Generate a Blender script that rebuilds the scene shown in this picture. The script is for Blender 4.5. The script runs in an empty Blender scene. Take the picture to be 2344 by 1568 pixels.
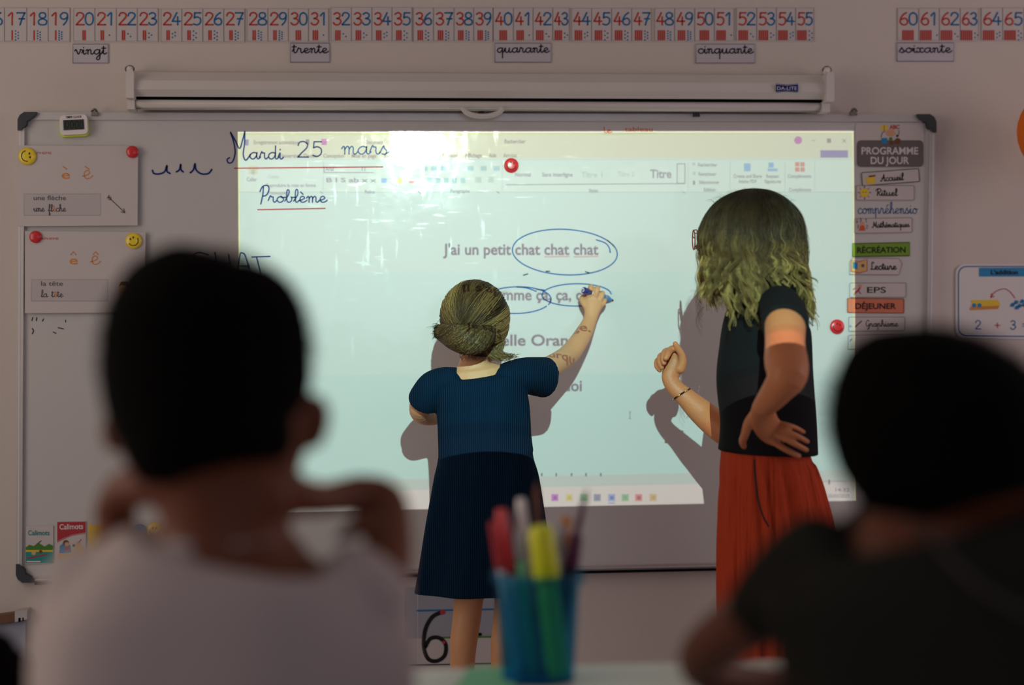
import bpy, bmesh, math, random
from mathutils import Vector, Matrix, noise
random.seed(7)
sc = bpy.context.scene
COL = sc.collection
PI = math.pi

# ------------------------------------------------------------------ camera
F = 50/36*2344
H = 1.08            # camera height
AX = 3.58           # axial distance to the wall at picture centre
YAW, ROLL = math.radians(5.4), -0.007
fw = Vector((math.sin(YAW), math.cos(YAW), 0))
r0 = Vector((math.cos(YAW), -math.sin(YAW), 0)); u0 = Vector((0, 0, 1))
rt = r0*math.cos(ROLL) + u0*math.sin(ROLL)
up = u0*math.cos(ROLL) - r0*math.sin(ROLL)
CAM = Vector((0, 0, H)) - fw*AX
cd = bpy.data.cameras.new('camera'); cam = bpy.data.objects.new('camera', cd); COL.objects.link(cam)
m = Matrix((rt, up, -fw)).transposed().to_4x4(); m.translation = CAM
cam.matrix_world = m
cd.lens = 50; cd.sensor_width = 36; cd.clip_start = 0.02
cd.dof.use_dof = True; cd.dof.focus_distance = 3.22; cd.dof.aperture_fstop = 1.5
sc.camera = cam

def ray(px, py): return fw + rt*((px-1172)/F) - up*((py-784)/F)
DMAP = None
def Pt(px, py, d):
    """point seen at a pixel, standing d metres in front of the board wall"""
    if DMAP: d = DMAP(d)
    q = ray(px, py); return CAM + q*((-d-CAM.y)/q.y)
def Pa(px, py, a):
    """point seen at a pixel, a metres from the camera along its axis"""
    return CAM + ray(px, py)*a
def mpp(p): return (p-CAM).dot(fw)/F

# ------------------------------------------------------------------ world, exposure
sc.view_settings.view_transform = 'Standard'; sc.view_settings.look = 'None'
sc.view_settings.gamma = 1; sc.view_settings.use_curve_mapping = False
sc.view_settings.exposure = 0.0
w = bpy.data.worlds.new('world'); sc.world = w; w.use_nodes = True
w.node_tree.nodes['Background'].inputs[0].default_value = (0.8, 0.85, 1, 1)
w.node_tree.nodes['Background'].inputs[1].default_value = 0.05
sc.cycles.transparent_max_bounces = 24
sc.cycles.max_bounces = 8
sc.cycles.sample_clamp_indirect = 4

LAMP = Vector((-0.14, -3.55, H+1.0))     # projector lamp
def light(kind, name, loc, energy, color, **kw):
    l = bpy.data.lights.new(name, kind); l.energy = energy; l.color = color
    for k, v in kw.items(): setattr(l, k, v)
    o = bpy.data.objects.new(name, l); COL.objects.link(o); o.location = loc
    return o
light('POINT', 'projector_lamp', LAMP, 670, (1, 1, 1), shadow_soft_size=0.00009)
XL, XR, YB, ZC = -2.55, 3.2, -6.4, 2.75          # room
wl = light('AREA', 'window_daylight_left', (XL+0.02, -2.0, 1.6), 25, (1.0, 0.87, 0.77), shape='RECTANGLE', size=1.6, size_y=2.3)
wl.rotation_euler = (0, math.radians(-90), 0)
wr = light('AREA', 'window_daylight_right', (XR-0.02, -1.6, 1.6), 20, (1.0, 0.83, 0.86), shape='RECTANGLE', size=1.6, size_y=1.8)
wr.rotation_euler = (0, math.radians(90), 0)

wk = light('AREA', 'added_fill_back', (0.3, YB+0.02, 1.7), 14, (0.78, 0.80, 1.0), shape='RECTANGLE', size=3.0, size_y=1.2)  # added fill from behind, lifts the board wall and shirts; no window known there
wk.rotation_euler = (math.radians(90), 0, 0)

# ------------------------------------------------------------------ materials
MATS = {}
def mat(name, col, rough=0.6, spec=0.3, noise_amt=0.0, nscale=20, metal=0, bump=0, bscale=60, coat=0, sss=0, sheen=0, fn=None):
    if name in MATS: return MATS[name]
    m = bpy.data.materials.new(name); m.use_nodes = True
    nt = m.node_tree; b = nt.nodes['Principled BSDF']
    b.inputs['Base Color'].default_value = (*col, 1)
    b.inputs['Roughness'].default_value = rough
    b.inputs['Specular IOR Level'].default_value = spec
    b.inputs['Metallic'].default_value = metal
    b.inputs['Coat Weight'].default_value = coat
    b.inputs['Sheen Weight'].default_value = sheen
    if sss:
        b.inputs['Subsurface Weight'].default_value = sss
        b.inputs['Subsurface Radius'].default_value = (0.010, 0.004, 0.002)
        b.inputs['Subsurface Scale'].default_value = 1
    tc = nt.nodes.new('ShaderNodeTexCoord')
    if noise_amt:
        n = nt.nodes.new('ShaderNodeTexNoise'); n.inputs['Scale'].default_value = nscale; n.inputs['Detail'].default_value = 5
        nt.links.new(tc.outputs['Object'], n.inputs['Vector'])
        mx = nt.nodes.new('ShaderNodeMix'); mx.data_type = 'RGBA'
        mx.inputs['A'].default_value = (*[c*(1-noise_amt) for c in col], 1)
        mx.inputs['B'].default_value = (*[min(1, c*(1+noise_amt)) for c in col], 1)
        nt.links.new(n.outputs['Fac'], mx.inputs['Factor']); nt.links.new(mx.outputs['Result'], b.inputs['Base Color'])
    if bump:
        n2 = nt.nodes.new('ShaderNodeTexNoise'); n2.inputs['Scale'].default_value = bscale; n2.inputs['Detail'].default_value = 4
        nt.links.new(tc.outputs['Object'], n2.inputs['Vector'])
        bp = nt.nodes.new('ShaderNodeBump'); bp.inputs['Strength'].default_value = bump; bp.inputs['Distance'].default_value = 0.002
        nt.links.new(n2.outputs['Fac'], bp.inputs['Height']); nt.links.new(bp.outputs['Normal'], b.inputs['Normal'])
    if fn: fn(nt, b, tc)
    MATS[name] = m
    return m
def rgb(r, g, b):
    f = lambda c: (c/255/12.92) if c/255 <= 0.04045 else ((c/255+0.055)/1.055)**2.4
    return (f(r), f(g), f(b))
def tint(name, col):
    """stained transparent film for the projector slide"""
    if name in MATS: return MATS[name]
    m = bpy.data.materials.new(name); m.use_nodes = True; nt = m.node_tree
    nt.nodes.remove(nt.nodes['Principled BSDF'])
    t = nt.nodes.new('ShaderNodeBsdfTransparent'); t.inputs[0].default_value = (*col, 1)
    nt.links.new(t.outputs[0], nt.nodes['Material Output'].inputs[0]); MATS[name] = m
    return m

def board_nodes(nt, b, tc):
    L = nt.links.new
    b.inputs['Coat Weight'].default_value = 0.8
    b.inputs['Coat IOR'].default_value = 1.5
    def nz(scale, detail, vscale=(1, 1, 1), rot=0, rough=0.6):
        mp = nt.nodes.new('ShaderNodeMapping'); mp.inputs['Scale'].default_value = vscale; mp.inputs['Rotation'].default_value = (0, rot, 0)
        L(tc.outputs['Object'], mp.inputs['Vector'])
        n = nt.nodes.new('ShaderNodeTexNoise'); n.inputs['Scale'].default_value = scale; n.inputs['Detail'].default_value = detail
        n.inputs['Roughness'].default_value = rough
        L(mp.outputs[0], n.inputs['Vector']); return n.outputs['Fac']
    def ramp(src, a, c, v0, v1):
        r = nt.nodes.new('ShaderNodeMapRange'); r.inputs['From Min'].default_value = a; r.inputs['From Max'].default_value = c
        r.inputs['To Min'].default_value = v0; r.inputs['To Max'].default_value = v1; L(src, r.inputs['Value']); return r.outputs[0]
    # wiped streaks and dull patches in the lacquer: rougher where wiped
    s1 = nz(5, 6, (1, 1, 1)); s2 = nz(9, 8, (6, 1, 1), 0.9); s3 = nz(14, 8, (1, 1, 7), -0.3)
    ad = nt.nodes.new('ShaderNodeMath'); ad.operation = 'ADD'; L(ramp(s1, .42, .62, .05, .10), ad.inputs[0]); L(ramp(s2, .59, .72, 0, .22), ad.inputs[1])
    ad2 = nt.nodes.new('ShaderNodeMath'); ad2.operation = 'ADD'; L(ad.outputs[0], ad2.inputs[0]); L(ramp(s3, .60, .72, 0, .22), ad2.inputs[1])
    L(ad2.outputs[0], b.inputs['Coat Roughness'])
    h = nz(7, 3); h2 = nz(60, 5, (1, 1, 1))
    hm = nt.nodes.new('ShaderNodeMath'); hm.operation = 'MULTIPLY_ADD'; L(h2, hm.inputs[0]); hm.inputs[1].default_value = 0.045; L(h, hm.inputs[2])
    bp = nt.nodes.new('ShaderNodeBump'); bp.inputs['Strength'].default_value = 1; bp.inputs['Distance'].default_value = 0.0013
    L(hm.outputs[0], bp.inputs['Height']); L(bp.outputs[0], b.inputs['Coat Normal'])

def knit(nt, b, tc):
    L = nt.links.new
    w1 = nt.nodes.new('ShaderNodeTexWave'); w1.wave_type = 'BANDS'; w1.bands_direction = 'X'; w1.inputs['Scale'].default_value = 68
    w1.inputs['Distortion'].default_value = 1.0; w1.inputs['Detail'].default_value = 1
    L(tc.outputs['Object'], w1.inputs['Vector'])
    bp = nt.nodes.new('ShaderNodeBump'); bp.inputs['Strength'].default_value = .8; bp.inputs['Distance'].default_value = 0.0025
    L(w1.outputs['Fac'], bp.inputs['Height']); L(bp.outputs[0], b.inputs['Normal'])
    mx = nt.nodes.new('ShaderNodeMix'); mx.data_type = 'RGBA'
    c = b.inputs['Base Color'].default_value[:3]
    mx.inputs['A'].default_value = (*[x*.62 for x in c], 1); mx.inputs['B'].default_value = (*[x*1.25 for x in c], 1)
    L(w1.outputs['Fac'], mx.inputs['Factor']); L(mx.outputs['Result'], b.inputs['Base Color'])
def pleat(nt, b, tc):
    L = nt.links.new
    mp = nt.nodes.new('ShaderNodeMapping'); mp.inputs['Scale'].default_value = (1, 1, .07); L(tc.outputs['Object'], mp.inputs['Vector'])
    n = nt.nodes.new('ShaderNodeTexNoise'); n.inputs['Scale'].default_value = 55; n.inputs['Detail'].default_value = 3; L(mp.outputs[0], n.inputs['Vector'])
    bp = nt.nodes.new('ShaderNodeBump'); bp.inputs['Strength'].default_value = 1; bp.inputs['Distance'].default_value = 0.016
    L(n.outputs['Fac'], bp.inputs['Height']); L(bp.outputs[0], b.inputs['Normal'])
def vcol(nt, b, tc):
    a = nt.nodes.new('ShaderNodeAttribute'); a.attribute_name = 'col'; nt.links.new(a.outputs['Color'], b.inputs['Base Color'])

M = dict(
    wall=mat('wall_paint', (.60, .53, .48), .8, .2, .03, 3, bump=.25, bscale=120),
    dwall=mat('side_wall_paint', (.50, .46, .44), .85, .1, .05, 2),
    floor=mat('floor_vinyl', (.52, .50, .55), .6, .3, .15, 6),
    ceiling=mat('ceiling_paint', (.62, .60, .58), .9, .1, .04, 4),
    board=mat('whiteboard_enamel', (.56, .535, .51), .45, .3, 0, fn=board_nodes),
    alu=mat('anodised_aluminium', (.58, .54, .52), .35, .5, .05, 30, metal=.55),
    corner=mat('dark_grey_plastic', (.035, .04, .045), .5, .4, .1, 40),
    screen=mat('off_white_enamel', (.62, .57, .53), .45, .4, .03, 10),
    black=mat('black_plastic', (.008, .008, .009), .5, .3, .1, 30),
    slot=mat('black_felt', (.004, .004, .004), .9, .05, .1, 30),
    steel=mat('steel_clip', (.25, .23, .20), .35, .5, .2, 50, metal=.9),
    paper=mat('laminated_paper', (.56, .50, .48), .5, .4, .02, 10, coat=.25),
    paper2=mat('lavender_paper', (.50, .46, .50), .55, .35, .02, 10, coat=.2),
    greypaper=mat('pale_grey_print', (.50, .455, .445), .6, .2, .02, 10),
    ink=mat('black_ink', (.012, .010, .012), .6, .2, .1, 40),
    greyink=mat('grey_ink', (.10, .085, .085), .6, .2, .1, 40),
    redink=mat('red_ink', (.48, .045, .03), .6, .2, .08, 40),
    blueink=mat('blue_ink', (.015, .14, .34), .6, .2, .08, 40),
    navyink=mat('navy_marker_ink', (.004, .02, .16), .5, .2, .2, 60),
    bluemark=mat('blue_marker_ink', (.005, .09, .32), .5, .2, .2, 60),
    redmark=mat('red_marker_ink', (.45, .01, .02), .5, .2, .1, 60),
    orangeink=mat('orange_ink', (.62, .24, .06), .6, .2, .08, 40),
    oredink=mat('orange_red_ink', (.62, .10, .02), .6, .2, .08, 40),
    faintink=mat('faint_line_ink', (.30, .25, .25), .6, .2, .05, 40),
    greyboard=mat('brown_grey_print', (.14, .115, .11), .5, .3, .05, 20, coat=.2),
    white=mat('white_print', (.68, .63, .62), .5, .3, .02, 20),
    green=mat('green_card', (.16, .30, .02), .5, .3, .05, 30, coat=.2),
    salmon=mat('salmon_card', (.62, .18, .10), .5, .3, .05, 30, coat=.2),
    yellow=mat('yellow_plastic', (.85, .62, .02), .3, .5, .03, 30, coat=.3),
    yprint=mat('yellow_print', (.75, .52, .04), .5, .3, .05, 30),
    red=mat('red_plastic', (.60, .015, .02), .3, .5, .03, 30, coat=.3),
    blue=mat('blue_plastic', (.02, .20, .48), .3, .5, .03, 30, coat=.3),
    navy=mat('navy_plastic', (.005, .03, .25), .35, .5, .03, 30, coat=.3),
    teal=mat('teal_print', (.02, .26, .25), .5, .3, .1, 30),
    bluep=mat('blue_print', (.02, .22, .45), .5, .3, .1, 30),
    redp=mat('crimson_print', (.42, .03, .04), .5, .3, .05, 30),
    greenp=mat('leaf_green_print', (.06, .2, .02), .5, .3, .2, 60),
    sandp=mat('sand_print', (.65, .40, .15), .5, .3, .1, 60),
    skinp=mat('skin_tone_print', (.62, .32, .18), .5, .3, .1, 60),
    brownp=mat('brown_print', (.16, .05, .02), .5, .3, .1, 60),
    orange=mat('orange_paper', (.80, .16, .01), .6, .2, .04, 20),
    lime=mat('lime_plastic', (.60, .75, .06), .4, .4, .03, 30),
    lcd=mat('timer_display', (.03, .04, .03), .3, .5, .1, 30),
    wood=mat('brown_wood', (.16, .07, .04), .5, .3, .3, 30),
    panelblue=mat('blue_grey_sheet', (.30, .31, .36), .6, .2, .03, 10),
    skin=mat('fair_skin', (.60, .30, .145), .5, .35, .06, 25, bump=.2, bscale=220, sss=.15),
    skint=mat('tanned_skin', (.48, .17, .068), .5, .35, .08, 25, bump=.3, bscale=200, sss=.12),
    skind=mat('brown_skin', (.14, .038, .014), .55, .3, .06, 25, sss=.1),
    dress=mat('navy_ribbed_knit', (.0035, .018, .042), .9, .06, 0, sheen=0, fn=knit),
    skirt=mat('navy_smooth_knit', (.004, .006, .018), .85, .15, .2, 60, sheen=.02),
    tee=mat('black_jersey', (.006, .006, .007), .85, .12, .15, 20, bump=.3, bscale=25),
    pants=mat('rust_red_crepe', (.43, .048, .016), .85, .12, 0, fn=pleat),
    shirt=mat('white_cotton', (.45, .37, .35), .85, .12, .04, 8, bump=.5, bscale=12),
    darktee=mat('charcoal_jersey', (.020, .019, .015), .95, .05, .1, 20, bump=.5, bscale=12),
    stripe=mat('grey_rib', (.06, .052, .047), .9, .1, .1, 20),
    hair=mat('strand_hair', (.1, .06, .03), .5, .18, fn=vcol),
    hairbase=mat('shade_dark_hair_mass', (.016, .009, .005), .8, .1, .3, 60),  # darkened below the strand colours, paints the shadow in the gaps between locks
    haird=mat('near_black_hair', (.003, .0025, .002), .95, .04, .3, 120, bump=.8, bscale=200),
    gold=mat('gold_metal', (.75, .50, .22), .25, .5, metal=1),
    glasses=mat('dark_red_metal', (.28, .04, .03), .3, .5, metal=.5),
    tabletop=mat('pale_laminate', (.62, .62, .56), .45, .4, .03, 15),
    mint=mat('mint_paper', (.20, .55, .30), .6, .2, .03, 20),
    shoe=mat('shoe_canvas', (.05, .05, .07), .8, .2, .1, 40),
    plum=mat('plum_plastic', (.09, .01, .05), .4, .4, .1, 40),
    greyplastic=mat('grey_plastic', (.35, .35, .38), .4, .4, .05, 40),
    whitepl=mat('white_plastic', (.75, .68, .66), .35, .4, .02, 30),
    fadedblue=mat('faded_blue_marker', (.10, .17, .33), .6, .2, .3, 90),
    limecap=mat('yellow_green_plastic', (.66, .66, .015), .35, .4, .03, 30),
    jeans=mat('dark_denim', (.02, .03, .05), .85, .1, .2, 80),
)
def cupmat():
    m = bpy.data.materials.new('translucent_blue_plastic'); m.use_nodes = True; nt = m.node_tree
    b = nt.nodes['Principled BSDF']; b.inputs['Base Color'].default_value = (.012, .19, .42, 1); b.inputs['Roughness'].default_value = .3
    t = nt.nodes.new('ShaderNodeBsdfTransparent'); t.inputs[0].default_value = (.45, .80, .90, 1)
    mx = nt.nodes.new('ShaderNodeMixShader'); mx.inputs[0].default_value = .16
    nt.links.new(t.outputs[0], mx.inputs[1]); nt.links.new(b.outputs[0], mx.inputs[2])
    nt.links.new(mx.outputs[0], nt.nodes['Material Output'].inputs[0]); return m
M['cup'] = cupmat()

# ------------------------------------------------------------------ object helpers
WLOC = {}
def wloc(o): return WLOC.get(o.name, Vector((0, 0, 0))) if o else Vector((0, 0, 0))
def tag(o, label=None, cat=None, group=None, kind=None):
    if label: o['label'] = label
    if cat: o['category'] = cat
    if group: o['group'] = group
    if kind: o['kind'] = kind
    return o
def thing(name, loc, label, cat, group=None):
    o = bpy.data.objects.new(name, None); COL.objects.link(o); o.location = loc; o.empty_display_size = .05
    WLOC[o.name] = Vector(loc); return tag(o, label, cat, group)
def link(name, me, parent=None, smooth=False, center=None):
    """link a mesh whose vertices are in world space; origin moved to its base centre"""
    vs = me.vertices
    if len(vs):
        xs = [v.co.x for v in vs]; ys = [v.co.y for v in vs]; zs = [v.co.z for v in vs]
        c = Vector(((min(xs)+max(xs))/2, (min(ys)+max(ys))/2, min(zs))) if center is None else center
    else: c = Vector((0, 0, 0))
    me.transform(Matrix.Translation(-c))
    if smooth: me.polygons.foreach_set('use_smooth', [True]*len(me.polygons))
    me.name = name
    o = bpy.data.objects.new(name, me); COL.objects.link(o)
    WLOC[o.name] = c
    if parent: o.parent = parent; o.location = c - wloc(parent)
    else: o.location = c
    return o
class MB:
    def __init__(s): s.v = []; s.f = []; s.mi = []; s.mats = []
    def m(s, mt):
        if isinstance(mt, str): mt = M[mt]
        if mt not in s.mats: s.mats.append(mt)
        return s.mats.index(mt)
    def add(s, vs, fs, mt):
        k = len(s.v); i = s.m(mt); s.v += [Vector(v) for v in vs]
        for f in fs: s.f.append([k+j for j in f]); s.mi.append(i)
    def poly(s, pts, d, mt): s.add([Pt(x, y, d) for x, y in pts], [list(range(len(pts)))], mt)
    def prism(s, pts, d0, d1, mt):
        fr = [Pt(x, y, d1) for x, y in pts]; bk = [Vector((p.x, -d0, p.z)) for p in fr]; n = len(pts)
        s.add(fr+bk, [list(range(n)), list(range(2*n-1, n-1, -1))]+[[i, n+i, n+(i+1) % n, (i+1) % n] for i in range(n)], mt)
    def box(s, a, b, mt):
        x0, y0, z0 = a; x1, y1, z1 = b
        s.add([(x0, y0, z0), (x1, y0, z0), (x1, y1, z0), (x0, y1, z0), (x0, y0, z1), (x1, y0, z1), (x1, y1, z1), (x0, y1, z1)],
              [[0, 3, 2, 1], [4, 5, 6, 7], [0, 1, 5, 4], [1, 2, 6, 5], [2, 3, 7, 6], [3, 0, 4, 7]], mt)
    def ribbon(s, pts, wpx, d, mt, smooth=True):
        if smooth and len(pts) > 2: pts = crom2(pts, 5)
        n = len(pts); L = []; R = []
        for i, p in enumerate(pts):
            a = pts[max(0, i-1)]; b = pts[min(n-1, i+1)]
            tx, ty = b[0]-a[0], b[1]-a[1]; l = math.hypot(tx, ty) or 1; nx, ny = -ty/l*wpx/2, tx/l*wpx/2
            L.append((p[0]+nx, p[1]+ny)); R.append((p[0]-nx, p[1]-ny))
        vs = [Pt(x, y, d) for x, y in L+R]
        s.add(vs, [[i, i+1, n+i+1, n+i] for i in range(n-1)], mt)
        for p in (pts[0], pts[-1]): s.disc(p[0], p[1], wpx/2, d, mt, 8)
    def disc(s, x, y, r, d, mt, n=16, ry=None):
        ry = ry or r
        s.poly([(x+r*math.cos(2*PI*i/n), y-ry*math.sin(2*PI*i/n)) for i in range(n)], d, mt)
    def rect(s, x0, y0, x1, y1, d, mt): s.poly([(x0, y1), (x1, y1), (x1, y0), (x0, y0)], d, mt)
    def frame(s, pts, wpx, d, mt): s.ribbon(list(pts)+[pts[0]], wpx, d, mt, smooth=False)
    def tube(s, pts, r, mt, n=8, cap=True):
        pts = [Vector(p) for p in pts]; rr = r if isinstance(r, (list, tuple)) else [r]*len(pts)
        k = len(s.v); rings = []; prev = None
        vs = []
        for i, p in enumerate(pts):
            t = (pts[min(len(pts)-1, i+1)]-pts[max(0, i-1)]).normalized()
            if prev is None:
                a = Vector((0, 1, 0)) if abs(t.y) < .9 else Vector((1, 0, 0))
                prev = t.cross(a).normalized()
            u = (prev - t*prev.dot(t)).normalized(); prev = u; v = t.cross(u)
            vs += [p+u*rr[i]*math.cos(2*PI*j/n)+v*rr[i]*math.sin(2*PI*j/n) for j in range(n)]
        fs = [[i*n+j, i*n+(j+1) % n, (i+1)*n+(j+1) % n, (i+1)*n+j] for i in range(len(pts)-1) for j in range(n)]
        if cap: fs += [list(range(n-1, -1, -1)), [(len(pts)-1)*n+j for j in range(n)]]
        s.add(vs, fs, mt)
    def build(s, name, parent=None, smooth=False):
        me = bpy.data.meshes.new(name); me.from_pydata([tuple(v) for v in s.v], [], s.f)
        for mt in s.mats: me.materials.append(mt)
        me.polygons.foreach_set('material_index', s.mi); me.update()
        return link(name, me, parent, smooth)
def crom2(P, k):
    P = [Vector(p) for p in P]; out = []
    Q = [P[0]]+P+[P[-1]]
    for i in range(1, len(Q)-2):
        a, b, c, d = Q[i-1:i+3]
        for j in range(k):
            t = j/k
            out.append(.5*((2*b)+(c-a)*t+(2*a-5*b+4*c-d)*t*t+(3*b-a-3*c+d)*t**3))
    out.append(P[-1]); return out
def crom(rows, k):
    return [tuple(v) for v in crom2([Vector(r) for r in rows], k)]

# ---- fonts
_fc = {}
def font_polys(text, bold=0.0):
    """mesh of a line of built-in sans lettering: verts and faces at size 1"""
    if (text, bold) in _fc: return _fc[(text, bold)]
    c = bpy.data.curves.new('t', 'FONT'); c.body = text; c.size = 1; c.resolution_u = 4; c.offset = bold
    o = bpy.data.objects.new('t', c); COL.objects.link(o)
    dg = bpy.context.evaluated_depsgraph_get(); dg.update()
    me = bpy.data.meshes.new_from_object(o.evaluated_get(dg))
    r = ([(v.co.x, v.co.y) for v in me.vertices], [list(p.vertices) for p in me.polygons])
    bpy.data.objects.remove(o); bpy.data.curves.remove(c); bpy.data.meshes.remove(me)
    _fc[(text, bold)] = r; return r
def sans(mb, text, x0, x1, ybase, hpx, d, mt, slope=0.0, bold=0.0, conv=None):
    """letters between pixel columns x0..x1, cap height hpx"""
    v, f = font_polys(text, bold)
    if not v: return
    a = min(p[0] for p in v); b = max(p[0] for p in v)
    sx = (x1-x0)/(b-a); sy = hpx/0.70
    pts = [(x0+(p[0]-a)*sx, ybase-p[1]*sy+slope*(p[0]-a)*sx) for p in v]
    if conv: mb.add([conv(*p) for p in pts], f, mt)
    else: mb.add([Pt(x, y, d) for x, y in pts], f, mt)
BOWL = [(.78, .85), (.5, 1), (.2, .78), (.1, .4), (.25, .05), (.5, .05), (.72, .45), (.8, .95)]
G = {
 'a': ([BOWL, [(.8, 1), (.78, .3), (.92, .02), (1.15, .3)]], 1.05),
 'b': ([[(0, .2), (.4, 1.4), (.42, 2.0), (.28, 2.1), (.2, 1.7), (.2, .4), (.38, 0), (.65, .2), (.7, .8), (.6, .95), (.75, .8), (1, .85)]], .9),
 'c': ([[(.72, .8), (.5, 1), (.2, .8), (.1, .4), (.25, .05), (.55, .0), (.85, .3)]], .8),
 'd': ([BOWL, [(.8, 2), (.78, .3), (.92, .02), (1.15, .3)]], 1.05),
 'e': ([[(0, .3), (.3, .4), (.6, .7), (.45, 1), (.2, .85), (.15, .3), (.35, 0), (.62, .08), (.85, .35)]], .8),
 'f': ([[(0, .2), (.35, 1), (.5, 1.9), (.38, 2.2), (.28, 1.8), (.28, 0), (.28, -1), (.4, -1.2), (.52, -.8), (.3, 0), (.7, .3)]], .65),
 'g': ([BOWL, [(.8, 1), (.8, -.8), (.6, -1.2), (.38, -.9), (.8, -.1), (1.15, .3)]], 1.05),
 'h': ([[(0, .2), (.4, 1.3), (.42, 2), (.3, 2.2), (.2, 1.8), (.2, 0)], [(.2, .6), (.45, 1), (.65, .8), (.65, .2), (.8, 0), (1, .3)]], .95),
 'i': ([[(0, .3), (.2, .95), (.2, .2), (.35, 0), (.55, .3)], [(.2, 1.4), (.22, 1.48)]], .5),
 'l': ([[(0, .2), (.38, 1.2), (.42, 1.9), (.3, 2.2), (.18, 1.8), (.18, .3), (.32, 0), (.55, .3)]], .5),
 'm': ([[(0, .7), (.15, 1), (.25, .8), (.25, 0)], [(.25, .6), (.45, 1), (.6, .8), (.6, 0)], [(.6, .6), (.8, 1), (.95, .8), (.95, .2), (1.1, 0), (1.3, .3)]], 1.25),
 'n': ([[(0, .7), (.15, 1), (.25, .8), (.25, 0)], [(.25, .6), (.45, 1), (.62, .8), (.62, .2), (.78, 0), (.98, .3)]], .93),
 'o': ([[(.5, 1), (.2, .8), (.1, .4), (.3, 0), (.6, .1), (.75, .5), (.6, .92), (.45, 1), (.6, .8), (.95, .85)]], .88),
 'p': ([[(0, .6), (.2, 1), (.2, -1.2)], [(.2, .6), (.45, 1), (.65, .8), (.65, .2), (.8, 0), (1, .3)]], .95),
 'q': ([BOWL, [(.8, 1), (.8, -1.2)], [(.8, 0), (1.1, .3)]], 1.05),
 'r': ([[(0, .3), (.18, 1.0), (.25, 1.1), (.32, .9), (.5, .9), (.5, .3), (.65, 0), (.85, .3)]], .8),
 's': ([[(0, .1), (.32, 1.05), (.38, .8), (.58, .4), (.45, 0), (.2, .05)], [(.45, 0), (.8, .3)]], .75),
 't': ([[(0, .3), (.2, 1), (.22, 1.8), (.22, .3), (.38, 0), (.6, .3)], [(0, 1.3), (.5, 1.32)]], .55),
 'u': ([[(0, .5), (.15, 1), (.15, .3), (.3, 0), (.55, .2), (.7, 1)], [(.7, 1), (.7, .2), (.85, 0), (1.05, .3)]], 1.0),
 'v': ([[(0, .7), (.15, 1), (.3, .5), (.45, 0), (.68, .6), (.7, 1), (1, .85)]], .9),
 'x': ([[(0, .85), (.2, 1), (.4, .7), (.4, .3), (.2, 0), (0, .15)], [(.8, .85), (.6, 1), (.42, .7), (.42, .3), (.6, 0), (.9, .25)]], .85),
 ' ': ([], .9),
 'A': ([[(-.2, .2), (0, 0), (.25, .4), (.7, 2.1)], [(.7, 2.1), (.78, .3), (.95, 0), (1.2, .3)], [(.1, .9), (.95, .95)]], 1.1),
 'G': ([[(.9, 1.8), (.6, 2.15), (.2, 1.6), (.1, .8), (.35, .1), (.75, .4), (.9, 1.0)], [(.9, 1.0), (.85, -.6), (.5, -.9), (1.1, .3)]], 1.1),
 'L': ([[(.8, 1.8), (.6, 2.15), (.35, 1.7), (.4, .6), (.15, .05), (.5, .12), (.8, 0), (1.05, .3)]], 1.0),
 'M': ([[(-.25, .2), (0, 0), (.2, .5), (.35, 2.1)], [(.35, 2.1), (.7, .5), (1.1, 2.1)], [(1.1, 2.1), (1.05, .4), (1.2, 0), (1.45, .3)]], 1.35),
 'P': ([[(.35, 2), (.2, 0)], [(-.1, 1.5), (.2, 2.05), (.7, 2.15), (.95, 1.7), (.7, 1.1), (.28, 1.0)]], .85),
 'R': ([[(.35, 2), (.2, 0)], [(-.1, 1.5), (.2, 2.05), (.7, 2.15), (.95, 1.7), (.7, 1.1), (.28, 1.0)], [(.4, 1.0), (.8, .1), (1.15, .3)]], 1.0),
}
ACC = {'è': ('e', [[(.2, 1.75), (.45, 1.35)]]), 'é': ('e', [[(.3, 1.35), (.6, 1.75)]]), 'ê': ('e', [[(.12, 1.3), (.38, 1.65), (.62, 1.3)]])}
def cursive(mb, text, x0, x1, ybase, xh, wpx, d, mt, slope=0.0, mt2=None, special=''):
    tot = 0; items = []
    for ch in text:
        b, extra = ACC.get(ch, (ch, []))
        st, adv = G[b]; items.append((ch, st+extra, tot)); tot += adv
    sx = (x1-x0)/tot
    for ch, st, off in items:
        for s_ in st:
            pts = [(x0+(off+p[0])*sx, ybase-p[1]*xh+slope*(off+p[0])*sx) for p in s_]
            mb.ribbon(pts, wpx, d, mt2 if (mt2 and ch in special) else mt)
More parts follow.
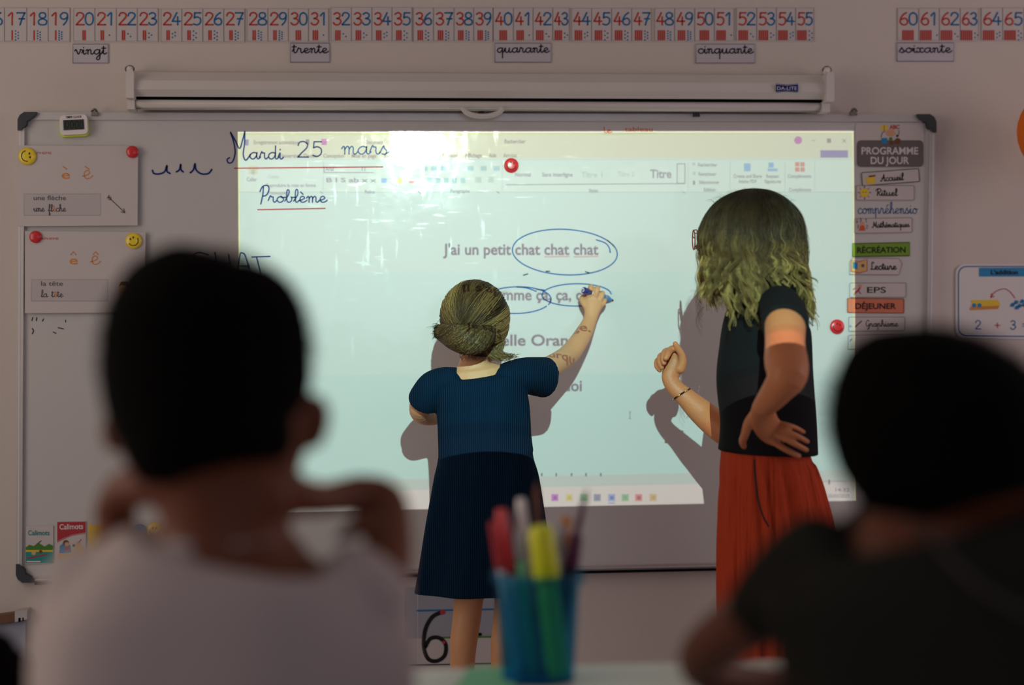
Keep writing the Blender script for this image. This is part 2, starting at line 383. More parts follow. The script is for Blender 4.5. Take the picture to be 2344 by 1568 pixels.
DG = {
 '0': [[(.55, 2), (.2, 1.7), (.1, 1), (.2, .3), (.55, 0), (.9, .3), (1, 1), (.9, 1.7), (.55, 2)]],
 '1': [[(.2, 1.5), (.62, 2), (.62, 1), (.62, 0)]],
 '2': [[(.12, 1.5), (.25, 1.9), (.6, 2), (.92, 1.7), (.85, 1.2), (.45, .6), (.1, .05)], [(.1, .03), (1, .03)]],
 '3': [[(.15, 1.75), (.5, 2), (.85, 1.75), (.8, 1.25), (.45, 1.05)], [(.45, 1.05), (.85, .9), (.98, .5), (.7, .05), (.3, .05), (.1, .35)]],
 '4': [[(.6, 2), (.35, 1.3), (.08, .62)], [(.08, .6), (1.02, .6)], [(.72, 1.3), (.72, 0)]],
 '5': [[(.25, 1.97), (.95, 1.97)], [(.25, 1.97), (.2, 1.15)], [(.2, 1.15), (.55, 1.3), (.92, 1.0), (.9, .35), (.55, 0), (.12, .15)]],
 '6': [[(.8, 2), (.4, 1.6), (.12, .9), (.15, .3), (.5, 0), (.88, .2), (.92, .75), (.6, 1.1), (.2, .85)]],
 '7': [[(.1, 1.97), (1, 1.97)], [(1, 1.97), (.7, 1.1), (.45, 0)], [(.35, 1.0), (.95, 1.0)]],
 '8': [[(.55, 1.05), (.2, 1.35), (.25, 1.85), (.55, 2), (.85, 1.85), (.9, 1.35), (.55, 1.05), (.1, .7), (.15, .15), (.55, 0), (.95, .15), (1, .7), (.55, 1.05)]],
 '9': [[(.9, 1.3), (.6, .95), (.2, 1.1), (.12, 1.6), (.45, 2), (.85, 1.85), (.92, 1.3), (.8, .6), (.45, 0)]],
}
def digit(mb, ch, x, ybase, wd, ht, wpx, d, mt):
    for s_ in DG[ch]:
        pts = [(x+p[0]*wd, ybase-p[1]*ht/2) for p in s_]
        mb.ribbon(pts, wpx, d, mt, smooth=len(s_) > 2)
def rrect(x0, y0, x1, y1, r, sl=0, n=4):
    pts = []
    for cx, cy, a0 in ((x1-r, y0+r, 0), (x0+r, y0+r, 90), (x0+r, y1-r, 180), (x1-r, y1-r, 270)):
        for i in range(n+1):
            a = math.radians(a0+90*i/n); pts.append((cx+r*math.cos(a), cy-r*math.sin(a)+sl*(cx-x0)))
    return pts

# ------------------------------------------------------------------ room
def slab(name, a, b, mt, hole=None):
    mb = MB(); mb.box(a, b, mt); return tag(mb.build(name), kind='structure')
slab('floor', (XL-.1, YB-.1, -.1), (XR+.1, .1, 0), 'floor')
slab('ceiling', (XL-.1, YB-.1, ZC), (XR+.1, .1, ZC+.1), 'ceiling')
slab('wall_front', (XL-.1, 0, 0), (XR+.1, .1, ZC), 'wall')
slab('wall_back', (XL-.1, YB-.1, 0), (XR+.1, YB, ZC), 'dwall')
slab('wall_left', (XL-.1, YB, 0), (XL, 0, ZC), 'dwall')
slab('wall_right', (XR, YB, 0), (XR+.1, 0, ZC), 'dwall')
mb = MB(); mb.box((XL, -.012, 0), (XR, 0, .08), 'screen'); tag(mb.build('baseboard_front'), kind='structure')
def window(name, x, sgn, y0, y1):
    mb = MB(); t = .04
    for a, b in (((y0-t, .8-t), (y1+t, .8)), ((y0-t, 2.4), (y1+t, 2.4+t)), ((y0-t, .8), (y0, 2.4)), ((y1, .8), (y1+t, 2.4))):
        mb.box((min(x, x+sgn*.05), a[0], a[1]), (max(x, x+sgn*.05), b[0], b[1]), 'screen')
    tag(mb.build(name), kind='structure')
window('window_1', XL, 1, -3.15, -.85)
window('window_2', XR, -1, -2.5, -.7)
mb = MB()
for a, b in (((-1.24, 1.06), (1.84, 1.1)), ((-1.24, 2.3), (1.84, 2.34)), ((-1.24, 1.1), (-1.2, 2.3)), ((1.8, 1.1), (1.84, 2.3))): mb.box((a[0], YB, a[1]), (b[0], YB+.05, b[1]), 'screen')
tag(mb.build('added_back_frame'), kind='structure')  # frame added around the back fill light, not a known window

# ------------------------------------------------------------------ whiteboard
BD = .018
wb = thing('whiteboard', (0, 0, Pt(1000, 1335, 0).z), 'long magnetic whiteboard with grey metal frame and dark corner caps, on the wall', 'whiteboard')
TLc, TRc, BRc, BLc = (42, 257), (2142, 262), (2130, 1291), (38, 1333)
mb = MB(); mb.prism([BLc, BRc, TRc, TLc], 0.001, BD, 'board'); mb.build('writing_surface', wb)
def rail(a, b, c, e, d1, nm='frame_rail'):
    mb = MB(); mb.prism([a, b, c, e], .002, d1, 'alu')
    return mb.build(nm, wb)
rail((42, 274), (2142, 279), TRc, TLc, BD+.006)
rail(BLc, BRc, (2130, 1279), (38, 1321), BD+.006)
rail(BLc, (50, 1333), (56, 257), TLc, BD+.009)
rail((2116, 1291), BRc, TRc, (2128, 262), BD+.009)
mb = MB()
mb.ribbon([(46, 290), (42, 1305)], 3.5, BD+.0095, 'white', False); mb.build('edge_bead', wb); mb = MB(); mb.ribbon([(2137, 290), (2125, 1270)], 3, BD+.0095, 'white', False)
mb.build('edge_bead', wb)
mb = MB(); mb.tube([Pt(80, 1336, .03), Pt(2090, 1294, .03)], .0035, 'slot'); mb.tube([Pt(80, 1328, .028), Pt(2090, 1286, .028)], .002, 'alu'); mb.build('lower_lip', wb)
CP = [(-2, 41), (-2, 16), (3, 6), (13, -1), (42, -1), (40, 5), (33, 12), (24, 17), (19, 19), (18, 28), (12, 34), (4, 41)]
for (cx, cy), sx, sy in ((TLc, 1, 1), (TRc, -1, 1), (BLc, 1, -1), (BRc, -1, -1)):
    mb = MB(); p = [(cx+x*sx, cy+y*sy) for x, y in CP]
    if sx*sy > 0: p = p[::-1]
    mb.prism(p, 0.001, BD+.016, 'corner'); mb.build('corner_cap', wb)
# marker writing on the board
D1 = BD+.0006
def strokes(name, lst, wpx, mt, smooth=True, d=D1):
    mb = MB()
    for s_ in lst: mb.ribbon(s_, wpx, d, mt, smooth and len(s_) > 2)
    return mb.build(name, wb)
mb = MB()
z5 = lambda pts: [(500+x/3.349, 240+y/3.349) for x, y in pts]
z4 = lambda pts: [(x/2.8, 240+y/2.8) for x, y in pts]
mb.ribbon(z5([(85, 405), (66, 420), (78, 445), (108, 435), (128, 370), (118, 290), (92, 210)]), 3.2, D1, 'navyink')
mb.ribbon(z5([(92, 210), (130, 275), (162, 335), (185, 270), (202, 205)]), 3.2, D1, 'navyink')
mb.ribbon(z5([(202, 205), (200, 300), (190, 380), (210, 425), (245, 380)]), 3.2, D1, 'navyink')
cursive(mb, 'ardi', 570, 648, 364, 15, 3, D1, 'navyink')
mb.build('weekday_handwriting', wb); mb = MB()
digit(mb, '2', 679, 360, 27, 36, 3, D1, 'navyink'); digit(mb, '5', 713, 358, 24, 34, 3, D1, 'navyink')
mb.build('day_number_handwriting', wb); mb = MB()
cursive(mb, 'mars', 782, 890, 353, 18, 2.6, D1, 'bluemark')
mb.build('month_handwriting', wb)
strokes('red_underline', [[(537, 385), (876, 382)], [(590, 480), (744, 477)]], 2.6, 'redmark')
mb = MB()
mb.ribbon(z5([(345, 630), (340, 690), (325, 760)]), 3, D1, 'navyink'); mb.ribbon(z5([(318, 665), (340, 625), (375, 618), (388, 645), (370, 690), (342, 700)]), 3, D1, 'navyink')
cursive(mb, 'roblème', 614, 748, 463, 13.5, 2.8, D1, 'navyink')
mb.build('heading_handwriting', wb)
strokes('capital_handwriting', [[(477, 585), (457, 579), (443, 585), (439, 600), (450, 625), (478, 628)], [(492, 579), (500, 632)], [(523, 583), (530, 632)], [(495, 604), (526, 604)],
        [(543, 632), (549, 585), (555, 580), (562, 588), (574, 632)], [(546, 610), (570, 610)], [(576, 589), (618, 587)], [(587, 589), (598, 634)]], 3, 'navyink', True)
strokes('practice_strokes', [z4([(977, 420), (987, 440), (1020, 443), (1055, 428), (1070, 388), (1070, 425), (1090, 440)]), z4([(1130, 430), (1150, 415), (1158, 380), (1160, 415), (1175, 430)]),
        z4([(1220, 435), (1240, 415), (1250, 376), (1256, 415), (1290, 442), (1335, 440), (1357, 415)])], 4, 'navyink')
def oval(cx, cy, rx, ry, a0=0, a1=360, wob=.03, n=26, tilt=0):
    out = []
    for i in range(n+1):
        a = math.radians(a0+(a1-a0)*i/n); k = 1+wob*math.sin(2*a+1)
        out.append((cx+rx*k*math.cos(a), cy-ry*k*math.sin(a)+tilt*math.cos(a)))
    return out
strokes('circled_words', [oval(1293, 577, 118, 53, 20, 395, .02, tilt=6), [(1365, 549), (1385, 556), (1394, 566), (1397, 578)],
        oval(1180, 688, 80, 32, -20, 200, .02, tilt=-2), oval(1180, 688, 78, 30, 200, 335, .02), [(1183, 657), (1205, 659), (1228, 667)], [(1228, 662), (1246, 664)],
        oval(1320, 675, 78, 26, 5, 300, .02)], 2.6, 'bluemark')
mb = MB(); cursive(mb, 'compréhensio', 1963, 2100, 489, 12, 2.2, D1, 'fadedblue'); mb.build('added_word_handwriting', wb)
WM = strokes('wiped_marks', [[(75, 727), (73, 734)], [(84, 727), (83, 734)], [(100, 730), (97, 735)], [(150, 733), (150, 737)], [(74, 752), (77, 757), (74, 764)], [(133, 750), (145, 753)], [(122, 760), (128, 763)],
        [(1250, 621), (1258, 621)], [(1198, 630), (1208, 627)], [(1340, 622), (1350, 625)]], 2.4, 'ink', False)
WM['kind'] = 'stuff'

# ------------------------------------------------------------------ number strips
def number(mb, n, x0, x1, d):
    wd = x1-x0; t, u = divmod(n, 10); dw = wd*.40
    digit(mb, str(t), x0+wd*.10, 57, dw, 28, 3.6, d, 'redink'); digit(mb, str(u), x0+wd*.52, 57, dw, 28, 3.6, d, 'blueink')
    sx = x0+wd*.36-(t*4.6)/2
    if u == 0: sx += wd*.15
    for i in range(t): mb.rect(sx+i*4.6, 69, sx+i*4.6+3.4, 92, d, 'redink')
    ex = sx+t*4.6+3
    lay = {1: [(1, 1.5)], 2: [(0, 1), (1, 2)], 3: [(0, .8), (1, 1.5), (0, 2.3)], 4: [(0, 1), (1, .5), (0, 2.3), (1, 1.7)]}
    if u in lay: dots = lay[u]
    else: dots = [((i % 2), i*3.2/(u-1)) for i in range(u)]
    for a, b in dots: mb.disc(ex+a*6+2, 71+b*6.3, 1.9, d, 'blueink', 8)
strips = [(16, (-40, 10, 61, 110, 160), 17, 97), (20, (168, 217, 266, 314, 362), 18, 97), (24, (368, 416, 464, 512, 560), 19, 98), (28, (565, 613, 660, 706, 752), 19, 97),
          (32, (757, 804, 851, 897, 943), 16, 96), (36, (946, 992, 1039, 1084, 1128), 17, 96), (40, (1129, 1175, 1220, 1265, 1303), 17, 95), (44, (1308, 1354, 1400, 1446, 1491), 18, 96),
          (48, (1498, 1544, 1590, 1635, 1680), 18, 96), (52, (1685, 1732, 1777, 1821, 1863), 17, 95), (60, (2054, 2103, 2150, 2198, 2240), 18, 95), (64, (2246, 2295, 2344, 2392, 2440), 17, 94)]
SL = {16: 'leftmost number strip, ending in nineteen, cut by the picture edge', 20: 'number strip starting at twenty, above the vingt card', 24: 'number strip 24 to 27 between the vingt and trente cards', 28: 'number strip above the trente card, holding thirty',
      32: 'number strip 32 to 35, first one right of the trente card', 36: 'number strip 36 to 39, left of the quarante card', 40: 'number strip above the quarante card, starting at forty', 44: 'number strip 44 to 47, just right of the quarante card',
      48: 'number strip above the cinquante card, holding fifty', 52: 'number strip ending in 55, last one before the gap', 60: 'number strip above the soixante card, starting at sixty', 64: 'rightmost number strip, from 64, cut by the picture edge'}
for n0, xs, y0, y1 in strips:
    lo = n0 if n0 != 16 else 16
    t = thing('number_strip', Pt((xs[0]+xs[-1])/2, y1, 0), SL[n0], 'number strip', 'number strips along the top of the wall')
    for k in range(4):
        mb = MB(); x0, x1 = xs[k], xs[k+1]
        mb.prism([(x0, y1), (x1, y1), (x1, y0), (x0, y0)], .0005, .0018, 'paper')
        mb.frame([(x0+.8, y1-3), (x1-.4, y1-3), (x1-.4, y0+1), (x0+.8, y0+1)], 1.0, .0021, 'faintink')
        c = mb.build('number_card', t)
        mb = MB(); number(mb, n0+k, x0, x1, .0024); mb.build('printed_number', c)
for word, x0, x1, y0, y1, tx0, tx1, by, where in (('vingt', 166, 248, 100, 145, 171, 243, 124, 'twenty'), ('trente', 664, 755, 98, 143, 669, 751, 121, 'thirty'),
        ('quarante', 1132, 1262, 98, 143, 1137, 1257, 120, 'forty'), ('cinquante', 1592, 1728, 100, 145, 1597, 1724, 122, 'fifty'), ('soixante', 2053, 2184, 97, 141, 2058, 2178, 120, 'sixty')):
    mb = MB(); mb.prism([(x0, y1), (x1, y1), (x1, y0), (x0, y0)], .0005, .0030, 'paper2'); mb.frame([(x0+1, y1-1), (x1-1, y1-1), (x1-1, y0+1), (x0+1, y0+1)], 1.2, .0033, 'greyink')
    c = tag(mb.build('word_label'), 'small white card reading %s in cursive hung under number %s' % (word, where), 'word card', 'cursive number word cards')
    mb = MB(); cursive(mb, word, tx0, tx1, by, 10.5, 2.7, .0036, 'ink'); mb.build('lettering', c)

# ------------------------------------------------------------------ projection screen in its housing
ps = thing('projection_screen', (0, -.04, Pt(1100, 250, .08).z), 'rolled-up projection screen in a long cream casing above the whiteboard', 'projection screen')
def sections(rows, mt, name, parent, smooth=False, close=True):
    """rows: list of (xl,yl,xr,yr,d)"""
    mb = MB(); n = len(rows)
    A = [Pt(r[0], r[1], r[4]) for r in rows]; B = [Pt(r[2], r[3], r[4]) for r in rows]
    mb.add(A+B, [[i, (i+1) % n, n+(i+1) % n, n+i] for i in range(n)]+[list(range(n-1, -1, -1)), list(range(n, 2*n))], mt)
    return mb.build(name, parent, smooth)
sections([(303, 163, 1895, 170, .002), (303, 165, 1895, 172, .060), (303, 184, 1895, 191, .088), (303, 204, 1895, 211, .094), (303, 221, 1895, 228, .080), (303, 221, 1895, 228, .002)], 'screen', 'casing', ps)
sections([(306, 220, 1886, 227, .066), (306, 228, 1886, 235, .066), (306, 228, 1886, 235, .004), (306, 220, 1886, 227, .004)], 'slot', 'slot', ps)
mb = MB(); mb.tube([Pt(306, 237, .060), Pt(1886, 244, .060)], .0105, 'screen', 16); mb.build('weight_bar', ps, True)
mb = MB(); mb.tube([Pt(306, 248, .052), Pt(1886, 254, .052)], .003, 'alu', 8); mb.build('bar_lip', ps, True)
for xa, xb, ya, yb in ((288, 306, 158, 224), (1892, 1910, 164, 232)):
    mb = MB(); mb.prism([(xa, yb), (xb, yb), (xb, ya+8), (xb-4, ya), (xa+4, ya), (xa, ya+8)], .002, .102, 'screen'); mb.build('end_cap', ps)
for xa, xb, ya, yb in ((291, 308, 227, 250), (1882, 1900, 233, 256)):
    mb = MB(); mb.prism([(xa, yb), (xb, yb), (xb, ya), (xa, ya)], .03, .074, 'screen'); mb.build('bar_end', ps)
mb = MB()
arc = [(1060+ (1-math.cos(a))*45, 246+math.sin(a)*20) for a in [PI*i/14 for i in range(15)]]
mb.tube([Pt(x, y, .075) for x, y in arc], [.009 if i in (0, 14) else .0062 for i in range(15)], 'screen', 10); mb.build('pull_handle', ps, True)
for cx, cy in ((297, 158), (1893, 160)):
    mb = MB(); mb.tube([Pt(cx+10*math.cos(a), cy-8*math.sin(a), .05+.008*math.sin(a)) for a in [2*PI*i/16 for i in range(17)]], .0016, 'steel', 6)
    mb.prism([(cx-6, cy+8), (cx+6, cy+8), (cx+5, cy-6), (cx-5, cy-6)], .03, .06, 'whitepl'); mb.build('hanging_ring', ps, True)
mb = MB(); mb.poly([(1776, 210), (1801, 207), (1827, 210), (1827, 193), (1801, 196), (1776, 193)], .0965, 'navyink'); pl = mb.build('maker_plate', ps)
mb = MB(); sans(mb, 'DA-LITE', 1779, 1824, 206, 8, .0972, 'white'); mb.ribbon([(1776, 191), (1801, 194), (1827, 191)], 1, .0972, 'navyink'); mb.ribbon([(1776, 212), (1801, 209), (1827, 212)], 1, .0972, 'navyink'); mb.build('plate_lettering', pl)

# clips on the board's upper rail
for x, y, lb, s_ in ((216, 257, 'small bulldog clip on the board top beside the timer', 1), (1595, 259, 'flat black clip under the screen bar, right of the pull handle', 0), (1955, 256, 'steel bulldog clip on the board top near the right corner', 1), (1102, 256, 'dark green clip on the board top seen inside the pull handle', 0)):
    t = thing('bulldog_clip', Pt(x, y, .02), lb, 'clip')
    mb = MB(); mb.prism([(x-8, y+7), (x+8, y+7), (x+6, y-2), (x-6, y-2)], BD, BD+.016, 'steel' if s_ else 'corner'); mb.build('clamp', t)
    if s_:
        mb = MB(); mb.tube([Pt(x-7, y-1, .03), Pt(x-4, y-7, .035), Pt(x, y-8, .035), Pt(x+4, y-7, .035), Pt(x+7, y-1, .03)], .0018, 'steel', 6); mb.tube([Pt(x-4, y-1, .03), Pt(x, y-7, .03), Pt(x+4, y-1, .03)], .0018, 'steel', 6); mb.build('wire_grip', t, True)

# ------------------------------------------------------------------ timer
t = thing('kitchen_timer', Pt(168, 312, .03), 'small white and lime digital timer clipped at the upper left of the board', 'timer')
def rot(pts, cx, cy, a): return [(cx+(x-cx)*math.cos(a)-(y-cy)*math.sin(a), cy+(x-cx)*math.sin(a)+(y-cy)*math.cos(a)) for x, y in pts]
q = lambda p: rot(p, 168, 287, -.05)
mb = MB(); mb.prism(q(rrect(136, 268, 202, 313, 9)), BD+.001, BD+.012, 'lime'); mb.build('back_shell', t)
mb = MB(); mb.prism(q(rrect(137, 263, 200, 308, 9)), BD+.0125, BD+.022, 'whitepl'); mb.build('front_shell', t)
mb = MB(); mb.prism(q([(145, 297), (192, 297), (192, 274), (145, 274)]), BD+.022, BD+.0235, 'lcd'); dsp = mb.build('display', t)
mb = MB()
for i, ch in enumerate('0000'): digit(mb, ch, 149+i*11, 294, 8, 17, 1.6, BD+.0240, 'black')
sans(mb, 'TIMER CLOCK', 150, 187, 271, 5, BD+.0226, 'ink', -.05, .02); mb.build('display_marks', t)

# ------------------------------------------------------------------ magnets
def dome(mb, x, y, rpx, d0, th, mt, n=28):
    prof = [(1, 0), (1.0, .35), (.93, .65), (.75, .85), (.4, .97), (.0, 1)]
    c = Pt(x, y, d0+th); R = rpx*mpp(c); vs = []; fs = []
    for k, (r, h) in enumerate(prof[:-1]):
        for i in range(n):
            a = 2*PI*i/n; vs.append((c.x+R*r*math.cos(a), -(d0+th*h), c.z+R*r*math.sin(a)))
    vs.append((c.x, -(d0+th), c.z))
    for k in range(len(prof)-2):
        for i in range(n): fs.append([k*n+i, k*n+(i+1) % n, (k+1)*n+(i+1) % n, (k+1)*n+i])
    k = len(prof)-2
    for i in range(n): fs.append([k*n+i, k*n+(i+1) % n, len(vs)-1])
    mb.add(vs, fs, mt)
def magnet(x, y, r, mt, ang, label, face=True, base=BD+.003):
    mb = MB(); dome(mb, x, y, r, base, .008, mt)
    o = tag(mb.build('magnet', smooth=True), label, 'magnet', 'round magnets on the whiteboard')
    if face:
        mb = MB(); f = base+.0086
        R = lambda p: rot([(x+a*r, y+b*r) for a, b in p], x, y, math.radians(ang))
        for ex in (-.22, .2):
            c = R([(ex, -.35)])[0]; mb.disc(c[0], c[1], r*.09, f, 'ink', 10, r*.14)
        mb.ribbon(R([(-.62, .05), (-.45, .42), (0, .6), (.45, .42), (.62, .0)]), max(1.8, r*.1), f-.0006, 'ink')
        mb.build('smiley_face', o)
magnet(61, 357, 20, 'yellow', 80, 'yellow smiley magnet on the left corner of the topmost sheet', base=BD+.0120)
magnet(302, 347, 14, 'red', 0, 'plain red magnet on the right corner of the topmost sheet', False, base=BD+.0120)
magnet(80, 542, 14, 'red', 0, 'plain dark red magnet on the left corner of the second sheet', False, base=BD+.0120)
magnet(305, 551, 18.5, 'yellow', -30, 'yellow smiley magnet on the right corner of the second sheet', base=BD+.0120)
magnet(1171, 378, 17, 'red', 20, 'red smiley magnet over the projected toolbar, top middle of the board', base=BD)
magnet(1918, 748, 17, 'red', 20, 'red smiley magnet right of the teacher, beside the day programme', base=BD)
magnet(318, 1219, 18, 'blue', -5, 'blue smiley magnet at the bottom of the board', base=BD)
magnet(354, 1216, 18.5, 'yellow', 0, 'yellow smiley magnet at the bottom of the board, right of the blue one', base=BD)

# ------------------------------------------------------------------ sheets on the left
def sheet(name, poly, d1, mt, label, cat, group=None, d0=BD+.0005):
    mb = MB(); mb.prism(poly, d0, d1, mt); return tag(mb.build(name), label, cat, group)
def phon(x0, y0, x1, y1, acc, w1, w2, label, hx, lx):
    s_ = sheet('phonics_sheet', [(x0, y1), (x1, y1-2), (x1+1, y0+2), (x0, y0)], BD+.0112, 'paper', label, 'poster', d0=BD+.0098)
    d = BD+.0116
    mb = MB(); mb.rect(x0+15, y0+111, x0+190, y0+160, d, 'greypaper'); mb.frame([(x0+15, y0+160), (x0+190, y0+160), (x0+190, y0+111), (x0+15, y0+111)], .8, d+.0002, 'faintink'); mb.build('text_panel', s_)
    mb = MB(); e = acc
    sans(mb, 'e', hx, hx+19, y0+76, 19.5, d, 'orangeink', 0, .012); cursive(mb, 'e', hx+48, hx+70, y0+76, 19, 2.4, d, 'orangeink')
    for xx in (hx+9, hx+60):
        mb.ribbon([(xx-6, y0+48), (xx+3, y0+54)] if e == 'è' else [(xx-6, y0+54), (xx, y0+47), (xx+6, y0+54)], 2.4, d, 'orangeink', False)
    tag(mb.build('grapheme_print', s_), kind=None); mb = MB()
    sans(mb, 'GRAPHEME', x0+22, x0+78, y0+20, 5.5, d, 'redink'); mb.build('small_heading_print', s_)
    mb = MB(); sans(mb, w1, lx, lx+w2[1], y0+125, 10.5, d+.0004, 'greyink', 0, .008); cursive(mb, w2[0], lx, lx+w2[1], y0+151, 7.5, 1.7, d+.0004, 'greyink', mt2=M['orangeink'], special='èê'); mb.build('word_print', s_)
    return s_
s1 = phon(40, 333, 315, 518, 'è', 'une flèche', ('une flèche', 74), 'upper phonics sheet with orange letters, the words une flèche and an arrow', 141, 77)
mb = MB(); mb.ribbon([(247, 450), (286, 487)], 1.8, BD+.0120, 'greyink', False)
for a, b in (((286, 487), (277, 485)), ((286, 487), (283, 478)), ((250, 453), (245, 453)), ((250, 453), (249, 447)), ((254, 457), (249, 457)), ((254, 457), (253, 451))): mb.ribbon([a, b], 1.8, BD+.0120, 'greyink', False)
mb.build('arrow_drawing', s1)
s2 = phon(57, 529, 332, 717, 'ê', 'la tête', ('la tête', 50), 'lower phonics sheet with orange letters and the words la tête', 159, 94)
mb = MB(); mb.poly([(276, 672), (296, 678), (301, 660), (298, 650), (280, 650), (272, 658), (275, 663), (270, 666)][::-1], BD+.0120, 'skinp'); mb.poly([(272, 656), (278, 645), (292, 645), (301, 655), (299, 668), (293, 656), (280, 653)][::-1], BD+.0123, 'brownp'); mb.build('head_drawing', s2)
# book covers
def cover(x0, y0, x1, y1, mtop, tcol, label, kind):
    s_ = sheet('book_cover_card', [(x0, y1), (x1, y1-2), (x1, y0-2), (x0, y0)], BD+.003, 'paper', label, 'picture card', 'book cover cards')
    d = BD+.0034; mb = MB(); wd = x1-x0
    if kind == 0:
        mb.rect(x0, y0+56, x1-1, y1-3, d, 'teal'); mb.rect(x0, y0+53, x1-1, y0+58, d+.0001, 'yprint')
        mb.poly([(x0, y0+54), (x1-1, y0+54), (x1-1, y0+44), (x1-10, y0+40), (x1-20, y0+46), (x0+30, y0+38), (x0+18, y0+45), (x0+8, y0+42), (x0, y0+48)], d+.0002, 'greenp')
        mb.ribbon([(x0+5, y0+73), (x0+48, y0+64)], 3, d+.0004, 'redp', False); mb.disc(x0+18, y0+61, 5, d+.0004, 'sandp', 10); mb.disc(x0+34, y0+58, 4, d+.0004, 'brownp', 10)
        mb.ribbon([(x0+24, y0+42), (x0+35, y0+33)], 2, d+.0004, 'brownp', False); mb.rect(x0+2, y1-8, x0+34, y1-5, d+.0004, 'white')
        sans(mb, 'Calimots', x0+5, x0+wd*.86, y0+20, 11, d+.0004, 'teal', 0, .02)
    else:
        mb.poly([(x0, y0+44), (x0+14, y0+37), (x0+34, y0+29), (x1-1, y0+24), (x1-1, y0-1), (x0, y0)], d, 'redp')
        mb.ribbon([(x0, y0+46), (x0+14, y0+39), (x0+34, y0+31), (x1-1, y0+26)], 1.2, d+.0001, 'redp')
        mb.poly([(x0+1, y1-3), (x1-2, y1-5), (x1-2, y1-22), (x0+1, y1-14)], d, 'sandp'); mb.poly([(x0+5, y1-15), (x0+33, y1-17), (x0+30, y1-34), (x0+15, y1-40), (x0+6, y1-32)], d+.0001, 'bluep')
        mb.disc(x0+20, y0+48, 7, d+.0003, 'brownp', 12); mb.disc(x0+22, y0+51, 5, d+.0004, 'skinp', 12); mb.disc(x0+48, y0+50, 5, d+.0003, 'skinp', 12); mb.poly([(x0+38, y1-19), (x0+62, y1-21), (x0+56, y1-34), (x0+44, y1-34)], d+.0002, 'sandp')
        mb.ribbon([(x0+50, y0+46), (x0+55, y0+40)], 2, d+.0004, 'redp', False); mb.rect(x0+18, y1-30, x0+28, y1-22, d+.0005, 'redp'); mb.disc(x0+38, y0+54, 3.5, d+.0004, 'greyink', 8)
        sans(mb, 'Calimots', x0+5, x0+wd*.9, y0+17, 12, d+.0004, 'white', -.03, .02)
    mb.build('cover_print', s_)
cover(59, 1205, 122, 1292, None, None, 'small teal and white book cover card at the lower left of the board', 0)
cover(131, 1195, 197, 1282, None, None, 'small red and white book cover card, right of the teal one', 1)
sheet('orange_card', [(203, 1278), (268, 1276), (268, 1200), (203, 1201)], BD+.003, 'yprint', 'ochre card half hidden behind the boy, right of the red book cover', 'picture card')

# sticker le tableau
s_ = sheet('clear_label', [(1376, 307), (1503, 305), (1503, 283), (1376, 285)], BD+.0012, 'board', 'clear label reading Le tableau in orange at the board top', 'label')
mb = MB(); d = BD+.0016
mb.ribbon([(1383, 291), (1384, 302), (1388, 304)], 1.8, d, 'oredink'); cursive(mb, 'e', 1389, 1400, 304, 7, 1.8, d, 'oredink')
sans(mb, 'tableau', 1430, 1494, 301, 11, d, 'oredink'); mb.build('lettering', s_)

# ------------------------------------------------------------------ day programme
d = BD+.0022; e_ = d+.0006
s_ = sheet('programme_header', rrect(1958, 281, 2115, 381, 10), d, 'paper', 'heading card reading Programme du jour with small school drawing', 'sign')
mb = MB(); mb.poly(rrect(1961, 321, 2114, 382, 10), e_, 'greyboard'); pn = mb.build('heading_panel', s_)
mb = MB(); sans(mb, 'PROGRAMME', 1972, 2102, 353, 16, e_+.0005, 'white', 0, .02); sans(mb, 'DU JOUR', 1993, 2081, 375, 16, e_+.0005, 'white', 0, .02); mb.build('lettering', pn)
mb = MB(); mb.rect(2016, 287, 2032, 298, e_, 'yprint'); mb.ribbon([(2024, 287), (2024, 298)], 1.2, e_+.0002, 'brownp', False); sans(mb, 'ABC', 2036, 2059, 295, 9, e_, 'redink', 0, .03)
mb.disc(2039, 304, 11, e_+.0002, 'skinp', 16, 8); mb.disc(2039, 318, 4, e_+.0002, 'greenp'); mb.rect(2018, 316, 2031, 329, e_+.0008, 'bluep'); mb.disc(2055, 323, 7, e_+.0008, 'brownp'); mb.disc(2041, 327, 5, e_+.0008, 'brownp')
mb.ribbon([(2017, 314), (2020, 304), (2026, 300)], 1.4, e_, 'greyink'); mb.ribbon([(2054, 312), (2058, 305), (2057, 298)], 1.4, e_, 'greyink'); mb.disc(2054, 311, 3, e_, 'ink', 8); mb.build('school_drawing', s_)
def prog(poly, label, fr='faintink', mt='paper', lw=1.6):
    s_ = sheet('programme_card', poly, d, mt, label, 'word card', 'day programme cards')
    mb = MB(); mb.frame([((x*.985+sum(p[0] for p in poly)/len(poly)*.015), (y*.96+sum(p[1] for p in poly)/len(poly)*.04)) for x, y in poly], lw, e_-.0002, fr); mb.build('border', s_); return s_
mid = rrect(1972, 390, 2105, 421, 3); s_ = prog(rot(mid, 2038, 405, -.075), 'white card reading Accueil with a yellow hand drawing, tilted below the heading', 'ink')
mb = MB(); mb.poly([(1983, 415), (1980, 409), (1988, 406), (1991, 402), (2004, 400), (2003, 421), (1986, 421)], e_, 'yprint'); mb.poly([(1989, 402), (2004, 400), (2004, 404), (1989, 406)][::-1], e_+.0003, 'brownp'); mb.build('drawing', s_)
mb = MB(); cursive(mb, 'Accueil', 2017, 2068, 415, 7.5, 2, e_, 'ink', slope=-.06); mb.build('lettering', s_)
s_ = prog(rrect(1959, 424, 2094, 459, 4), 'white card reading Rituel with a yellow sun')
mb = MB(); mb.disc(1979, 441, 10, e_, 'yprint', 16)
for i in range(8):
    a = 2*PI*i/8; mb.ribbon([(1979+11*math.cos(a), 441+11*math.sin(a)), (1979+15*math.cos(a), 441+15*math.sin(a))], 2, e_, 'orangeink' if i % 2 else 'brownp', False)
